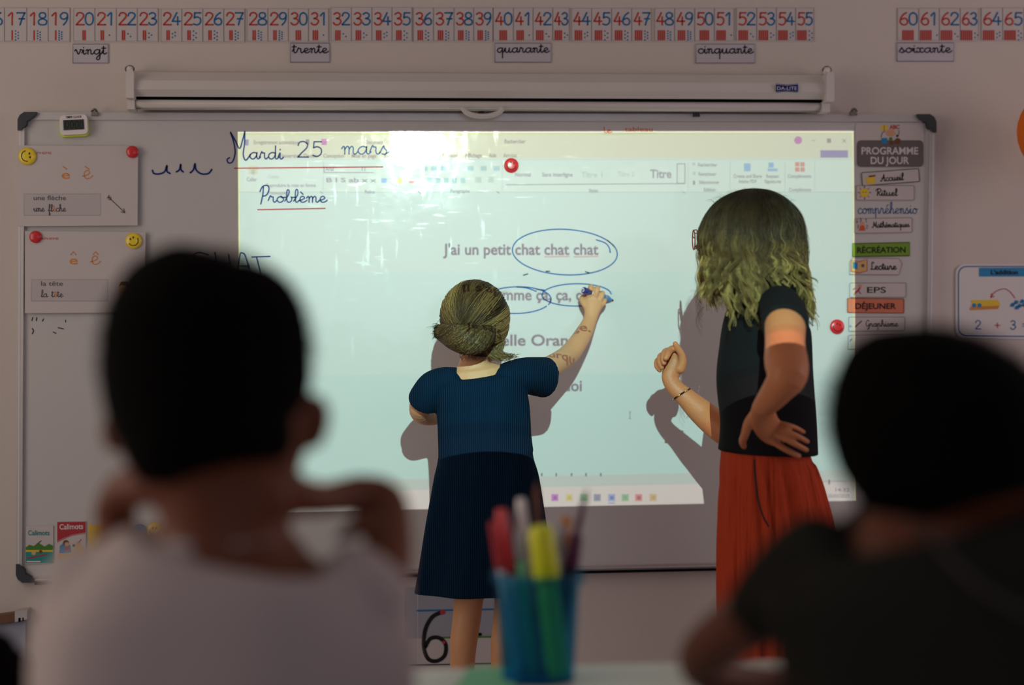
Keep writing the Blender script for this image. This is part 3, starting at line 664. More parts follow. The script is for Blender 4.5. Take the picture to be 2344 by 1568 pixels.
mb.disc(1976, 440, 1.2, e_+.0003, 'ink', 6); mb.disc(1982, 440, 1.2, e_+.0003, 'ink', 6); mb.build('sun_drawing', s_)
mb = MB(); cursive(mb, 'Rituel', 2006, 2054, 448, 7.5, 2, e_, 'ink'); mb.build('lettering', s_)
s_ = prog(rrect(1955, 500, 2089, 535, 4, -.02), 'white card reading Mathématiques with a small figure in orange')
mb = MB(); mb.disc(1974, 512, 5, e_, 'skinp', 12); mb.poly([(1966, 528), (1981, 528), (1978, 516), (1970, 516)], e_+.0003, 'oredink')
for i, (x, y) in enumerate(((1962, 508), (1970, 504), (1983, 506), (1964, 520), (1985, 520))): digit(mb, '43172'[i], x-3, y+3, 5, 8, 1, e_, 'greyink')
mb.build('drawing', s_); mb = MB(); cursive(mb, 'Mathématiques', 1998, 2082, 521, 6.2, 1.7, e_, 'ink', slope=-.02); mb.build('lettering', s_)
s_ = prog([(1951, 588), (2083, 586), (2083, 554), (1951, 557)], 'green card reading Récréation in dark capitals', 'ink', 'green')
mb = MB(); sans(mb, 'RÉCRÉATION', 1962, 2073, 579, 13, e_, 'ink', -.01, .02); mb.build('lettering', s_)
s_ = prog([(1944, 629), (2058, 630), (2066, 603), (2058, 591), (1950, 590), (1944, 600)], 'white card reading Lecture with an open picture book')
mb = MB(); mb.poly([(1948, 621), (1966, 625), (1985, 620), (1985, 594), (1966, 599), (1948, 595)], e_, 'sandp'); mb.poly([(1952, 614), (1963, 617), (1963, 601), (1952, 599)], e_+.0002, 'bluep'); mb.frame([(1948, 621), (1966, 625), (1985, 620), (1985, 594), (1966, 599), (1948, 595)], 1.6, e_+.0003, 'redp'); mb.disc(1975, 608, 4, e_+.0003, 'greyink', 8); mb.build('book_drawing', s_)
mb = MB(); cursive(mb, 'Lecture', 1992, 2052, 617, 8, 2.2, e_, 'ink'); mb.build('lettering', s_)
s_ = prog(rrect(1944, 647, 2075, 681, 3), 'white card reading EPS with a small running figure')
mb = MB(); mb.disc(1969, 655, 4.5, e_, 'skinp', 10); mb.ribbon([(1968, 660), (1963, 666), (1958, 670)], 4, e_, 'redink'); mb.ribbon([(1958, 670), (1955, 675)], 2, e_, 'greyink', False); mb.ribbon([(1965, 666), (1970, 672)], 2, e_, 'greyink', False); mb.ribbon([(1957, 660), (1953, 663)], 2, e_, 'greyink', False); mb.build('drawing', s_)
mb = MB(); sans(mb, 'EPS', 1985, 2028, 670, 13, e_, 'ink', 0, .01); mb.build('lettering', s_)
s_ = prog(rrect(1939, 682, 2070, 716, 3, .01), 'salmon card reading Déjeuner in dark capitals', 'brownp', 'salmon')
mb = MB(); sans(mb, 'DÉJEUNER', 1958, 2051, 707, 13, e_, 'ink', 0, .02); mb.build('lettering', s_)
s_ = prog(rrect(1942, 725, 2072, 759, 3), 'white card reading Graphisme, lowest but one of the programme')
mb = MB(); cursive(mb, 'Gra', 1982, 2008, 748, 7, 1.8, e_, 'greyink'); cursive(mb, 'phisme', 2008, 2056, 748, 7, 1.8, e_, 'greyink'); mb.build('lettering', s_)
mb = MB(); mb.ribbon([(1958, 748), (1972, 735)], 3, e_, 'greyink', False); sans(mb, 'a', 1944, 1950, 749, 7, e_, 'bluep'); mb.build('pencil_drawing', s_)
s_ = prog(rrect(1941, 767, 2071, 801, 3), 'lowest white card of the programme, mostly behind the boy on the right')
mb = MB(); mb.ribbon([(1946, 782), (1950, 776)], 1.6, e_, 'greyink', False); mb.build('pencil_drawing', s_)

# ------------------------------------------------------------------ addition poster
mb = MB(); mb.prism(rrect(2188, 605, 2520, 776, 20), .0005, .004, 'white')
po = tag(mb.build('addition_poster'), 'white addition poster with blue border on the wall right of the board', 'poster')
mb = MB(); mb.frame(rrect(2194, 610, 2514, 770, 18), 2.6, .0045, 'blueink'); mb.poly([(2241, 633), (2470, 633), (2470, 612), (2241, 613)], .0046, 'bluep'); mb.build('border_and_banner', po)
mb = MB(); sans(mb, "L'addition", 2268, 2330, 628, 10, .0052, 'ink', 0, .03); mb.build('banner_lettering', po)
mb = MB(); mb.ribbon([(2268, 681), (2278, 668), (2298, 661), (2312, 668), (2323, 682)], 2, .0046, 'redink'); mb.ribbon([(2268, 681), (2276, 678)], 2, .0046, 'redink', False); mb.ribbon([(2268, 681), (2270, 672)], 2, .0046, 'redink', False)
mb.poly([(2220, 710), (2284, 707), (2290, 697), (2284, 686), (2222, 687), (2226, 698)], .0046, 'yprint'); mb.poly([(2220, 710), (2284, 707), (2288, 700), (2222, 702)], .0049, 'orangeink'); mb.disc(2230, 699, 5, .0050, 'bluep'); mb.disc(2242, 699, 5, .0050, 'bluep')
for x, y in ((2318, 698), (2326, 692), (2334, 700), (2340, 690), (2328, 704), (2345, 698)): mb.disc(x, y, 5, .0046+.0001*(x % 3), 'bluep', 10); mb.ribbon([(x-6, y+3), (x+6, y-3)], 1.2, .0052, 'navyink', False)
mb.build('counting_drawing', po)
mb = MB(); digit(mb, '2', 2232, 754, 13, 20, 2.4, .0046, 'blueink'); digit(mb, '3', 2312, 754, 13, 20, 2.4, .0046, 'blueink'); sans(mb, '+', 2276, 2290, 754, 18, .0046, 'redink'); sans(mb, '=', 2340, 2354, 752, 16, .0046, 'blueink'); digit(mb, '5', 2375, 754, 13, 20, 2.4, .0046, 'blueink'); mb.build('sum_print', po)

# orange ball hanging at the right edge
t = thing('orange_balloon', Pt(2420, 395, .18), 'round orange balloon hanging in front of the wall at the right edge', 'balloon')
mb = MB(); c = Pt(2422, 298, .18); R = 92*mpp(c)
vs = []; n = 28
for k in range(15):
    a = PI*k/14
    for i in range(n): vs.append(c+Vector((R*math.sin(a)*math.cos(2*PI*i/n), R*.85*math.sin(a)*math.sin(2*PI*i/n), R*math.cos(a)*(1 if a < PI/2 else 1.12))))
mb.add(vs, [[k*n+i, k*n+(i+1) % n, (k+1)*n+(i+1) % n, (k+1)*n+i] for k in range(14) for i in range(n)], 'orange'); mb.build('balloon_skin', t, True)
mb = MB(); mb.tube([c+Vector((0, 0, R)), c+Vector((0, 0, ZC-c.z))], .001, 'white', 5); mb.build('string', t)

# ------------------------------------------------------------------ writing chart under the board
mb = MB(); mb.prism([(925, 1523), (1268, 1516), (1268, 1338), (925, 1345)], .0005, .003, 'panelblue')
ch = tag(mb.build('digit_chart'), 'chart with large lined digits 6 and 8 under the whiteboard behind the girl', 'poster')
mb = MB(); mb.poly([(925, 1521), (1267, 1514), (1267, 1455), (925, 1462)], .0034, 'greypaper'); mb.build('lower_band', ch)
mb = MB(); mb.ribbon([(955, 1398), (1267, 1392)], 4, .0036, 'blueink', False); mb.build('blue_line', ch)
mb = MB(); mb.ribbon([(1000, 1460), (1267, 1455)], 4, .0038, 'greenp', False); mb.build('green_line', ch)
mb = MB(); mb.ribbon([(925, 1523), (1268, 1516)], 2, .0036, 'ink', False); mb.ribbon([(956, 1345), (956, 1520)], 1, .0036, 'white', False); mb.build('ruled_edges', ch)
mb = MB(); mb.ribbon([(1012, 1401), (990, 1412), (974, 1440), (970, 1480), (980, 1508), (1000, 1513), (1018, 1500), (1020, 1475), (1005, 1460), (985, 1462), (974, 1480)], 9, .0042, 'ink'); mb.disc(1013, 1401, 6, .0046, 'redp'); mb.disc(1016, 1470, 4, .0046, 'redp', 8); mb.build('digit_six', ch)
mb = MB(); mb.ribbon([(1185, 1405), (1155, 1402), (1143, 1420), (1145, 1440), (1185, 1465), (1200, 1490), (1180, 1512), (1150, 1508), (1139, 1485), (1150, 1462), (1190, 1435), (1195, 1415), (1185, 1405)], 9, .0042, 'ink'); mb.disc(1140, 1438, 4, .0046, 'redp', 8); mb.disc(1138, 1470, 4, .0046, 'redp', 8); mb.build('digit_eight', ch)
mb = MB(); mb.ribbon([(1094, 1452), (1100, 1452)], 7, .0042, 'ink', False); mb.build('start_dot', ch)

# low blue-grey board at the lower left
t = thing('low_notice_board', (Pt(-60, 1500, .03).x, 0, .35), 'blue-grey low board with brown wooden top strip at the lower left', 'notice board')
mb = MB(); mb.prism([(-320, 1900), (58, 1800), (58, 1421), (-320, 1470)], .001, .02, 'panelblue'); mb.build('panel', t)
mb = MB(); mb.prism([(-320, 1480), (34, 1423), (34, 1404), (-320, 1452)], .001, .035, 'wood'); mb.build('wooden_strip', t)
mb = MB(); mb.prism([(34, 1424), (62, 1418), (62, 1396), (34, 1400)], .001, .037, 'alu'); mb.prism([(42, 1424), (47, 1423), (47, 1414), (42, 1415)], .03, .038, 'slot'); mb.prism([(51, 1421), (54, 1421), (54, 1414), (51, 1414)], .03, .038, 'slot'); mb.build('strip_end_clip', t)

# ------------------------------------------------------------------ projector with its slide
pr = thing('projector', (LAMP.x, LAMP.y, LAMP.z-.09), 'ceiling-hung projector throwing the document onto the whiteboard', 'projector')
mb = MB(); x0, x1, ya, yb, za, zb = LAMP.x-.2, LAMP.x+.2, LAMP.y-.16, LAMP.y+.21, LAMP.z-.2, LAMP.z+.12
for a, b in (((x0, ya, za), (x1, ya+.01, zb)), ((x0, ya, za), (x1, yb, za+.01)), ((x0, ya, zb-.01), (x1, yb, zb)), ((x0, ya, za), (x0+.01, yb, zb)), ((x1-.01, ya, za), (x1, yb, zb))): mb.box(a, b, 'black')
mb.build('housing', pr)
SD = .2
def SP(px, py, k=0):
    """where the light path to this spot of the board crosses the slide"""
    b = Pt(px, py, BD); return LAMP+(b-LAMP)*((SD+k)/(b.y-LAMP.y))
Q = [(546, 306), (1950, 303), (1956, 1146), (552, 1174)]
def onq(pts, k=0): return [SP(x, y, k) for x, y in pts]
mb = MB(); sy = LAMP.y+SD; o4 = [Vector((x0, sy, zb)), Vector((x1, sy, zb)), Vector((x1, sy, za)), Vector((x0, sy, za))]; i4 = onq([(544.5, 302), (1954, 299.5), (1960, 1146), (550.5, 1174)])
mb.add(o4+i4, [[i, (i+1) % 4, 4+(i+1) % 4, 4+i] for i in range(4)], 'black'); mb.build('slide_mask', pr)
mb = MB(); mb.box((LAMP.x-.02, LAMP.y-.02, zb), (LAMP.x+.02, LAMP.y+.02, ZC), 'screen'); mb.build('ceiling_pole', pr)
def X(u, v):    # document coordinates 0..1 to board pixels
    a = (Q[0][0]+(Q[1][0]-Q[0][0])*u, Q[0][1]+(Q[1][1]-Q[0][1])*u); b = (Q[3][0]+(Q[2][0]-Q[3][0])*u, Q[3][1]+(Q[2][1]-Q[3][1])*u)
    return (a[0]+(b[0]-a[0])*v, a[1]+(b[1]-a[1])*v)
mb = MB()
def band(ya_, yb_, mt, k=0):
    def yy(y, u): return y
    p = [(547.5, ya_), (1950+(ya_-303)*.007, ya_), (1951+(yb_-303)*.007, yb_), (547+(yb_-303)*.006, yb_)]
    mb.add(onq(p, k), [[0, 1, 2, 3]], mt)
T = lambda n, c: tint('slide_'+n, c)
tTitle, tRib, tPage, tBar = T('title', (.62, .74, .54)), T('ribbon', (.58, .84, .73)), T('page', (.51, .79, .70)), T('taskbar', (.66, .68, .64))
pg = [tPage, T('page2', (.47, .78, .71)), T('page3', (.42, .76, .70)), T('page4', (.40, .74, .69))]
band(304, 362, tTitle); band(362, 440, tRib)
def bandq(p, mt, k=0): mb.add(onq(p, k), [list(range(len(p)))], mt)
bandq([(548, 440), (1952, 440), (1953, 620), (549, 625)], pg[0]); bandq([(549, 625), (1953, 620), (1955, 850), (551, 860)], pg[1]); bandq([(551, 860), (1955, 850), (1955, 1075), (552, 1105)], pg[2])
bandq([(552, 1105), (1955, 1075), (1956, 1100), (552, 1130)], T('status', (.46, .64, .58))); bandq([(552, 1130), (1956, 1100), (1956, 1146), (552, 1174)], tBar)
for p in ([(546, 305), (1951, 302), (1951, 305.5), (546, 308.5)], [(544.5, 306), (548, 306), (554, 1174), (550.5, 1174)], [(1949.5, 303), (1953, 303), (1959, 1146), (1955.5, 1146)]): bandq(p, T('fringe', (.85, 1, .45)))
bandq([(1128, 312), (1392, 312), (1392, 336), (1128, 336)], T('search', (1, 1, 1)), .0002)
mb.build('slide_film', pr)
dark = T('ink', (.20, .14, .23)); mid = T('soft_ink', (.40, .36, .46)); lite = T('pale_ink', (.72, .77, .78)); pur = T('violet', (.75, .25, .85)); sal = T('salmon', (1, .35, .32)); blu = T('sky', (.35, .6, 1)); ind = T('indigo', (.35, .32, .85)); yel = T('yellow', (1, .9, .3)); grn = T('green', (.3, .8, .45)); wht = T('clear', (1, 1, 1))
mb = MB(); cv = lambda x, y: SP(x, y, .0006)
sans(mb, "J'ai un petit chat chat chat", 1014, 1370, 583, 25, 0, dark, 0, .022, cv)
sans(mb, "Doux comme ça, ça, ça.", 1032, 1353, 687, 25, 0, dark, 0, .022, cv)
sans(mb, "Il s'appelle Orange.", 1037, 1347, 791, 25, 0, dark, 0, .022, cv)
sans(mb, "Je sais bien pourquoi", 1040, 1332, 895, 25, 0, dark, 0, .022, cv)
def line2(pts, w_, mt, k=.0006):
    (xa, ya), (xb, yb) = pts; L_ = math.hypot(xb-xa, yb-ya); nx, ny = -(yb-ya)/L_*w_/2, (xb-xa)/L_*w_/2
    mb.add([SP(xa+nx, ya+ny, k), SP(xb+nx, yb+ny, k), SP(xb-nx, yb-ny, k), SP(xa-nx, ya-ny, k)], [[0, 1, 2, 3]], mt)
def rc(x0, y0, x1, y1, mt): mb.add([SP(x0, y0, .0006), SP(x1, y0, .0006), SP(x1, y1, .0006), SP(x0, y1, .0006)], [[0, 1, 2, 3]], mt)
line2([(1246, 588), (1304, 587)], 2.4, sal); line2([(1313, 588), (1370, 587)], 2.4, sal)
mb.build('slide_text', pr)
mb = MB()
for tx, xa, xb, yb_, h_, mt in (('Enregistrement automatique', 581, 683, 330, 8, mid), ('Document', 836, 877, 330, 8, mid), ('Rechercher', 1155, 1203, 328, 8, mid),
        ('Insertion', 645, 690, 361, 8, mid), ('Dessin', 695, 725, 361, 8, mid), ('Conception', 740, 788, 361, 8, mid), ('Mise en page', 805, 862, 361, 8, mid), ('Références', 880, 930, 361, 8, mid), ('Publipostage', 945, 1000, 361, 8, mid), ('Révision', 1013, 1048, 360, 8, mid), ('Affichage', 1064, 1103, 360, 8, mid), ('Aide', 1119, 1136, 360, 8, mid), ('Acrobat', 1152, 1184, 360, 8, mid),
        ('Coller', 565, 588, 415, 8, mid), ('Copier', 612, 640, 408, 7, lite), ('Reproduire la mise en forme', 610, 723, 428, 7, mid), ('Presse-papiers', 614, 660, 445, 7, mid), ('Arial', 745, 764, 391, 8, mid), ('11', 828, 836, 391, 7, mid), ('Police', 835, 858, 443, 7, mid), ('Paragraphe', 1031, 1075, 441, 7, mid),
        ('Normal', 1179, 1215, 404, 8, mid), ('Sans interligne', 1241, 1311, 404, 8, mid), ('Titre 1', 1330, 1379, 406, 12, lite), ('Titre 2', 1413, 1452, 404, 10, lite), ('Titre', 1488, 1537, 407, 18, mid), ('Styles', 1348, 1369, 440, 7, mid),
        ('Rechercher', 1598, 1642, 381, 7, mid), ('Remplacer', 1599, 1640, 402, 7, mid), ('Sélectionner', 1600, 1647, 421, 7, mid), ('Edition', 1611, 1638, 438, 7, mid), ('Create and Share', 1679, 1744, 407, 7, mid), ('Adobe PDF', 1690, 1732, 419, 7, mid), ('Request', 1754, 1783, 407, 7, mid), ('Signatures', 1750, 1788, 419, 7, mid), ('Compléments', 1803, 1857, 407, 7, mid), ('Compléments', 1806, 1857, 438, 7, mid),
        ('B I S ab x x', 747, 862, 417, 9, mid), ('14:32', 1912, 1945, 1125, 7, mid), ('25/03/2025', 1895, 1945, 1139, 7, mid)):
    sans(mb, tx, xa, xb, yb_, h_+1, 0, mt, 0, .025, cv)
rc(561, 319, 569, 333, ind); rc(700, 319, 708, 331, mid); rc(736, 318, 748, 332, pur); rc(1878, 344, 1941, 361, ind)
rc(569, 379, 590, 398, T('paste', (1, .85, .7))); rc(575, 388, 584, 400, lite)
for i in range(6): rc(965+i*22 if i < 3 else 1010+(i-1)*30, 380, 978+i*22 if i < 3 else 1024+(i-1)*30, 391, T('icon', (.55, .75, .85)))
for i in range(5): rc(978+i*19, 407, 989+i*19, 419, T('icon', (.55, .75, .85)))
rc(1088, 405, 1102, 418, lite); rc(1117, 405, 1130, 418, lite); rc(873, 408, 885, 419, blu); rc(909, 408, 920, 420, yel); rc(936, 414, 948, 419, sal)
rc(1703, 374, 1718, 392, blu); rc(1759, 372, 1771, 384, blu); rc(1757, 386, 1780, 392, blu)
for a in (0, 12):
    for b in (0, 12): rc(1820+a, 371+b, 1830+a, 381+b, sal)
rc(1585, 372, 1592, 379, lite); rc(1586, 393, 1592, 401, lite); rc(1586, 414, 1591, 423, mid)
mb.add([SP(1827+9*math.cos(2*PI*i/16), 321-9*math.sin(2*PI*i/16), .0006) for i in range(16)], [list(range(16))], pur)
line2([(1858, 322), (1867, 322)], 1.5, mid); line2([(1928, 318), (1937, 327)], 1.6, mid); line2([(1937, 318), (1928, 327)], 1.6, mid); rc(1893, 317, 1902, 327, mid)
line2([(548, 440), (1952, 440)], 1.6, lite); line2([(548, 365), (1952, 365)], 1.2, lite)
for x in (740, 966, 1150, 1575, 1671, 1797, 1865): line2([(x, 370), (x, 438)], 1.4, lite)
for a, b in (((742, 395), (855, 395)), ((742, 381), (742, 395)), ((1158, 423), (1568, 420)), ((1550, 375), (1568, 375)), ((1550, 375), (1550, 420)), ((1568, 375), (1568, 420)), ((1550, 420), (1568, 420)), ((1442, 944), (1442, 957)), ((1439, 943), (1445, 943)), ((1439, 958), (1445, 958))): line2([a, b], 2, mid)
for x in (741, 965, 1145, 1570): line2([(x-8, 438), (x-2, 443)], 2, mid)
for x in (1240, 1273, 1308, 1341, 1375): rc(x-1.5, 1083, x+2, 1090, dark)
line2([(1870, 1103), (1940, 1101)], 1.6, mid); rc(1896, 1098, 1900, 1109, dark)
for x, c_ in ((1270, pur), (1303, yel), (1336, grn), (1367, T('slate', (.35, .45, .65))), (1400, blu), (1431, grn), (1462, sal), (1495, T('rainbow', (.9, .7, .3)))):
    y = 1139; s_ = 8; mb.add([SP(x-s_, y-s_, .0006), SP(x+s_, y-s_, .0006), SP(x+s_, y+s_, .0006), SP(x-s_, y+s_, .0006)], [[0, 1, 2, 3]], c_)
    mb.add([SP(x-3, y-3, .0009), SP(x+4, y-3, .0009), SP(x+4, y+4, .0009), SP(x-3, y+4, .0009)], [[0, 1, 2, 3]], ind if c_ in (blu, sal, pur) else lite)
rc(1392, 1150, 1408, 1153, blu)
mb.build('slide_toolbar', pr)

# ------------------------------------------------------------------ bodies
def loft(bm, rows, mode='d', n=20, sub=4, mod=None, dome=(True, True), dh=.8):
    """rows: (px, py, depth, half width px, half depth px).  Ring axes: u in the picture plane, v in depth"""
    R = crom(rows, sub) if sub > 1 else rows
    P = [(Pt(r[0], r[1], r[2]) if mode == 'd' else Pa(r[0], r[1], r[2])) for r in R]
    A = [max(.2, r[3])*mpp(p) for r, p in zip(R, P)]; B = [max(.2, r[4])*mpp(p) for r, p in zip(R, P)]
    if dome[0]:
        t = (P[0]-P[1]).normalized(); k = min(A[0], B[0]); P0, A0, B0 = P[0], A[0], B[0]
        for s_, c_ in ((.5, .866), (.8, .6), (.96, .28)): P.insert(0, P0+t*k*s_*dh); A.insert(0, A0*c_); B.insert(0, B0*c_)
    if dome[1]:
        t = (P[-1]-P[-2]).normalized(); k = min(A[-1], B[-1]); P0, A0, B0 = P[-1], A[-1], B[-1]
        for s_, c_ in ((.5, .866), (.8, .6), (.96, .28)): P.append(P0+t*k*s_*.8); A.append(A0*c_); B.append(B0*c_)
    prev = None; rings = []
    for i, p in enumerate(P):
        t = (P[min(len(P)-1, i+1)]-P[max(0, i-1)])
        t = t.normalized() if t.length > 1e-9 else Vector((0, 0, -1))
        v = Vector((0, 1, 0)) - t*t.y
        if v.length < .25:
            v = (prev - t*prev.dot(t)) if prev is not None else Vector((0, 0, 1))-t*t.z
        v.normalize(); u = t.cross(v)
        if prev is not None and v.dot(prev) < 0: v = -v; u = -u
        prev = v; ring = []
        for j in range(n):
            a = 2*PI*j/n; k = mod(i/(len(P)-1), a) if mod else 1
            ring.append(bm.verts.new(p+u*A[i]*k*math.cos(a)+v*B[i]*k*math.sin(a)))
        rings.append(ring)
    for i in range(len(rings)-1):
        for j in range(n): bm.faces.new([rings[i][j], rings[i][(j+1) % n], rings[i+1][(j+1) % n], rings[i+1][j]])
    bm.faces.new(rings[0][::-1]); bm.faces.new(rings[-1])
def lw(bm, rows, n=28, sub=3, dome=(True, True)):
    """loft from world points: (x,y,z,r)"""
    R = crom(rows, sub); P = [Vector(r[:3]) for r in R]; rr = [r[3] for r in R]
    t = (P[-1]-P[-2]).normalized()
    if dome[1]:
        p0, q0 = P[-1], rr[-1]
        for s_, c_ in ((.5, .866), (.8, .6), (.96, .28)): P.append(p0+t*q0*s_*.8); rr.append(q0*c_)
    mb = MB(); mb.tube(P, rr, 'skin', n)
    vs = [bm.verts.new(v) for v in mb.v]
    for f in mb.f:
        try: bm.faces.new([vs[i] for i in f])
        except ValueError: pass
def fuse(name, bm, voxel, mt, parent, smooth_it=4, factor=.5):
    """all lofts of a body or garment joined to one continuous skin"""
    bmesh.ops.recalc_face_normals(bm, faces=bm.faces)
    me = bpy.data.meshes.new(name); bm.to_mesh(me); bm.free()
    o = bpy.data.objects.new(name, me); COL.objects.link(o)
    m1 = o.modifiers.new('r', 'REMESH'); m1.mode = 'VOXEL'; m1.voxel_size = voxel; m1.use_smooth_shade = True
    m2 = o.modifiers.new('s', 'SMOOTH'); m2.factor = factor; m2.iterations = smooth_it
    dg = bpy.context.evaluated_depsgraph_get(); dg.update()
    me2 = bpy.data.meshes.new_from_object(o.evaluated_get(dg))
    bpy.data.objects.remove(o); bpy.data.meshes.remove(me)
    me2.materials.clear(); me2.materials.append(M[mt] if isinstance(mt, str) else mt)
    return link(name, me2, parent, True)
class Strands:
    def __init__(s): s.v = []; s.f = []; s.c = []
    def add(s, pts, r0_, r1_, cols):
        n = len(pts); k = len(s.v); prev = None
        for i, p in enumerate(pts):
            t = (pts[min(n-1, i+1)]-pts[max(0, i-1)])
            t = t.normalized() if t.length > 1e-9 else Vector((0, 0, 1))
            if prev is None: prev = t.orthogonal().normalized()
            u = (prev-t*prev.dot(t)).normalized(); prev = u; v = t.cross(u); r = r0_+(r1_-r0_)*i/(n-1)
            for a in (0, 2*PI/3, 4*PI/3): s.v.append(p+u*r*math.cos(a)+v*r*math.sin(a)); s.c.append(cols[i])
        for i in range(n-1):
            for j in range(3): s.f.append((k+i*3+j, k+i*3+(j+1) % 3, k+i*3+3+(j+1) % 3, k+i*3+3+j))
    def build(s, name, parent):
        me = bpy.data.meshes.new(name); me.from_pydata([tuple(v) for v in s.v], [], s.f); me.materials.append(M['hair'])
        ca = me.color_attributes.new('col', 'FLOAT_COLOR', 'POINT')
        ca.data.foreach_set('color', [x for c in s.c for x in (*c, 1)])
        o = link(name, me, parent, True); return o
def mixc(a, b, t): return tuple(x+(y-x)*t for x, y in zip(a, b))
rnd = random.random
def g(s_=1): return random.gauss(0, s_)

# ---- girl at the board
gx = Pt(1100, 900, .37)
girl = thing('person', (gx.x, -.37, 0), 'girl in navy dress with twisted-up hair, writing on the board in blue marker', 'person')
bm = bmesh.new()
loft(bm, [(1087, 664, .37, 20, 24), (1087, 672, .37, 40, 46), (1087, 690, .37, 58, 66), (1089, 730, .36, 66, 76), (1096, 765, .35, 62, 70), (1104, 795, .335, 46, 52), (1106, 812, .33, 28, 32)], dh=.25)
loft(bm, [(1088, 780, .375, 32, 32), (1086, 815, .375, 31, 31), (1085, 845, .38, 42, 34), (1088, 870, .38, 80, 44)], dome=(False, True))
loft(bm, [(1092, 866, .38, 78, 46), (1100, 930, .38, 88, 58), (1106, 1020, .38, 84, 58), (1110, 1120, .38, 92, 66), (1112, 1200, .38, 90, 66)])
loft(bm, [(1170, 872, .38, 34, 30), (1215, 866, .35, 30, 28), (1250, 846, .30, 27, 26), (1280, 828, .24, 25, 25), (1302, 812, .19, 24.5, 25), (1322, 786, .15, 22, 22), (1338, 760, .115, 19.5, 18), (1350, 734, .09, 16, 14), (1354, 718, .082, 17, 13), (1357, 702, .075, 21, 13), (1360, 688, .070, 22, 12), (1361, 682, .066, 20, 11)], dh=.8, dome=(True, False))
for rows in ([(1348, 690, .070, 6.6, 7), (1350, 672, .078, 6.6, 7), (1352, 659, .078, 6.6, 7), (1352, 658, .064, 6.4, 7), (1350, 668, .052, 6, 6), (1348, 678, .048, 5.8, 5.8)],
             [(1360, 690, .070, 6.6, 7), (1364, 674, .078, 6.6, 7), (1367, 662, .077, 6.6, 7), (1367, 661, .063, 6.4, 7), (1364, 670, .051, 6, 6), (1361, 680, .047, 5.8, 5.8)],
             [(1370, 694, .070, 6.2, 7), (1376, 682, .075, 6.2, 6.6), (1379, 672, .073, 6.2, 6.6), (1378, 673, .058, 6, 6), (1374, 682, .048, 5.6, 5.6), (1371, 691, .045, 5.4, 5.4)],
             [(1372, 704, .070, 5.6, 6), (1381, 695, .070, 5.6, 6), (1384, 688, .066, 5.6, 6), (1382, 691, .054, 5.4, 5.4), (1378, 698, .046, 5, 5)],
             [(1345, 706, .078, 7.5, 7.5), (1336, 694, .072, 7, 7), (1332, 684, .062, 6.5, 6.5), (1338, 677, .054, 6, 6)]):
    loft(bm, rows, n=12, sub=5)
loft(bm, [(1020, 878, .38, 34, 30), (985, 895, .37, 30, 28), (965, 925, .35, 27, 27), (965, 944, .31, 26, 26), (985, 950, .25, 24, 24), (1020, 948, .17, 18, 18), (1045, 940, .13, 15, 14), (1062, 932, .11, 18, 12)])
for k in range(4): loft(bm, [(1062, 926+k*6, .11, 5, 5), (1078, 922+k*7, .095, 5, 5), (1088-k*2, 924+k*8, .085, 4.5, 4.5)], n=10)
loft(bm, [(1062, 922, .11, 6, 6), (1070, 908, .10, 5, 5), (1076, 900, .095, 4.5, 4.5)], n=10)
for ox, oy in ((1072, 0), (1165, .02)):
    b_ = Pt(ox, 1500, .37+oy); k = mpp(b_); top = Pt(ox+8, 1180, .38)
    zk = lambda y: Pt(ox, y, .37+oy).z
    xk = lambda x: Pt(x+ox-1072, 1450, .37+oy).x
    lw(bm, [(xk(1085), -.38, zk(1180), .062), (xk(1078), -.38, zk(1300), .048), (xk(1073), -.38-oy, zk(1362), .0345), (xk(1069), -.375-oy, zk(1410), .032), (xk(1060), -.39-oy, zk(1465), .0305), (xk(1057), -.39-oy, zk(1520), .0275), (xk(1056), -.385-oy, .22, .022), (xk(1056), -.38-oy, .10, .020), (xk(1056), -.38-oy, .06, .024)])
# face
loft(bm, [(1112, 770, .285, 7, 6), (1116, 782, .270, 9, 8), (1114, 788, .28, 8, 7)], n=10)
loft(bm, [(1150, 750, .36, 5, 9), (1152, 762, .36, 6, 10), (1149, 774, .355, 5, 8)], n=10)
loft(bm, [(1024, 755, .36, 5, 9), (1022, 766, .36, 6, 10), (1024, 778, .355, 5, 8)], n=10)
body = fuse('body', bm, .0022, 'skin', girl, 3)
for x in (1096, 1132):
    mb = MB(); c = Pt(x, 760, .285)
    mb.tube([c+Vector((0, .004, 0)), c+Vector((0, .01, 0)), c+Vector((0, .013, 0))], [.010, .008, .003], 'whitepl', 10); mb.build('eye', girl, True)
mb = MB(); mb.tube([Pt(1102, 800, .29), Pt(1112, 802, .275), Pt(1122, 800, .285)], .003, 'redp', 6); mb.build('mouth', girl, True)
# dress: ribbed bodice with sleeves, plain skirt
bm = bmesh.new()
def fold(amp, n_, ph, t0=0):
    return lambda t, a: 1+amp*max(0, t-t0)*math.sin(n_*a+ph+2.2*t)
loft(bm, [(1090, 857, .387, 80, 52), (1092, 870, .385, 96, 56), (1098, 895, .385, 104, 66), (1104, 930, .38, 107, 72), (1107, 965, .38, 107, 74), (1109, 1005, .38, 107, 74), (1112, 1042, .38, 109, 76)], n=48, mod=fold(.02, 5, 1), dome=(False, False))
loft(bm, [(1142, 874, .385, 34, 44), (1170, 864, .38, 38, 44), (1200, 860, .365, 42, 42), (1230, 862, .335, 45, 42), (1247, 864, .315, 47, 42)], n=32, dome=(True, False))
loft(bm, [(1045, 882, .385, 30, 44), (1022, 874, .38, 34, 42), (996, 886, .375, 40, 40), (978, 908, .365, 40, 38), (973, 918, .355, 40, 38)], n=32, dome=(True, False))
loft(bm, [(1040, 849, .395, 8, 26), (1018, 857, .385, 18, 34)], n=16, sub=2); loft(bm, [(1146, 846, .395, 9, 26), (1166, 852, .385, 20, 34)], n=16, sub=2)
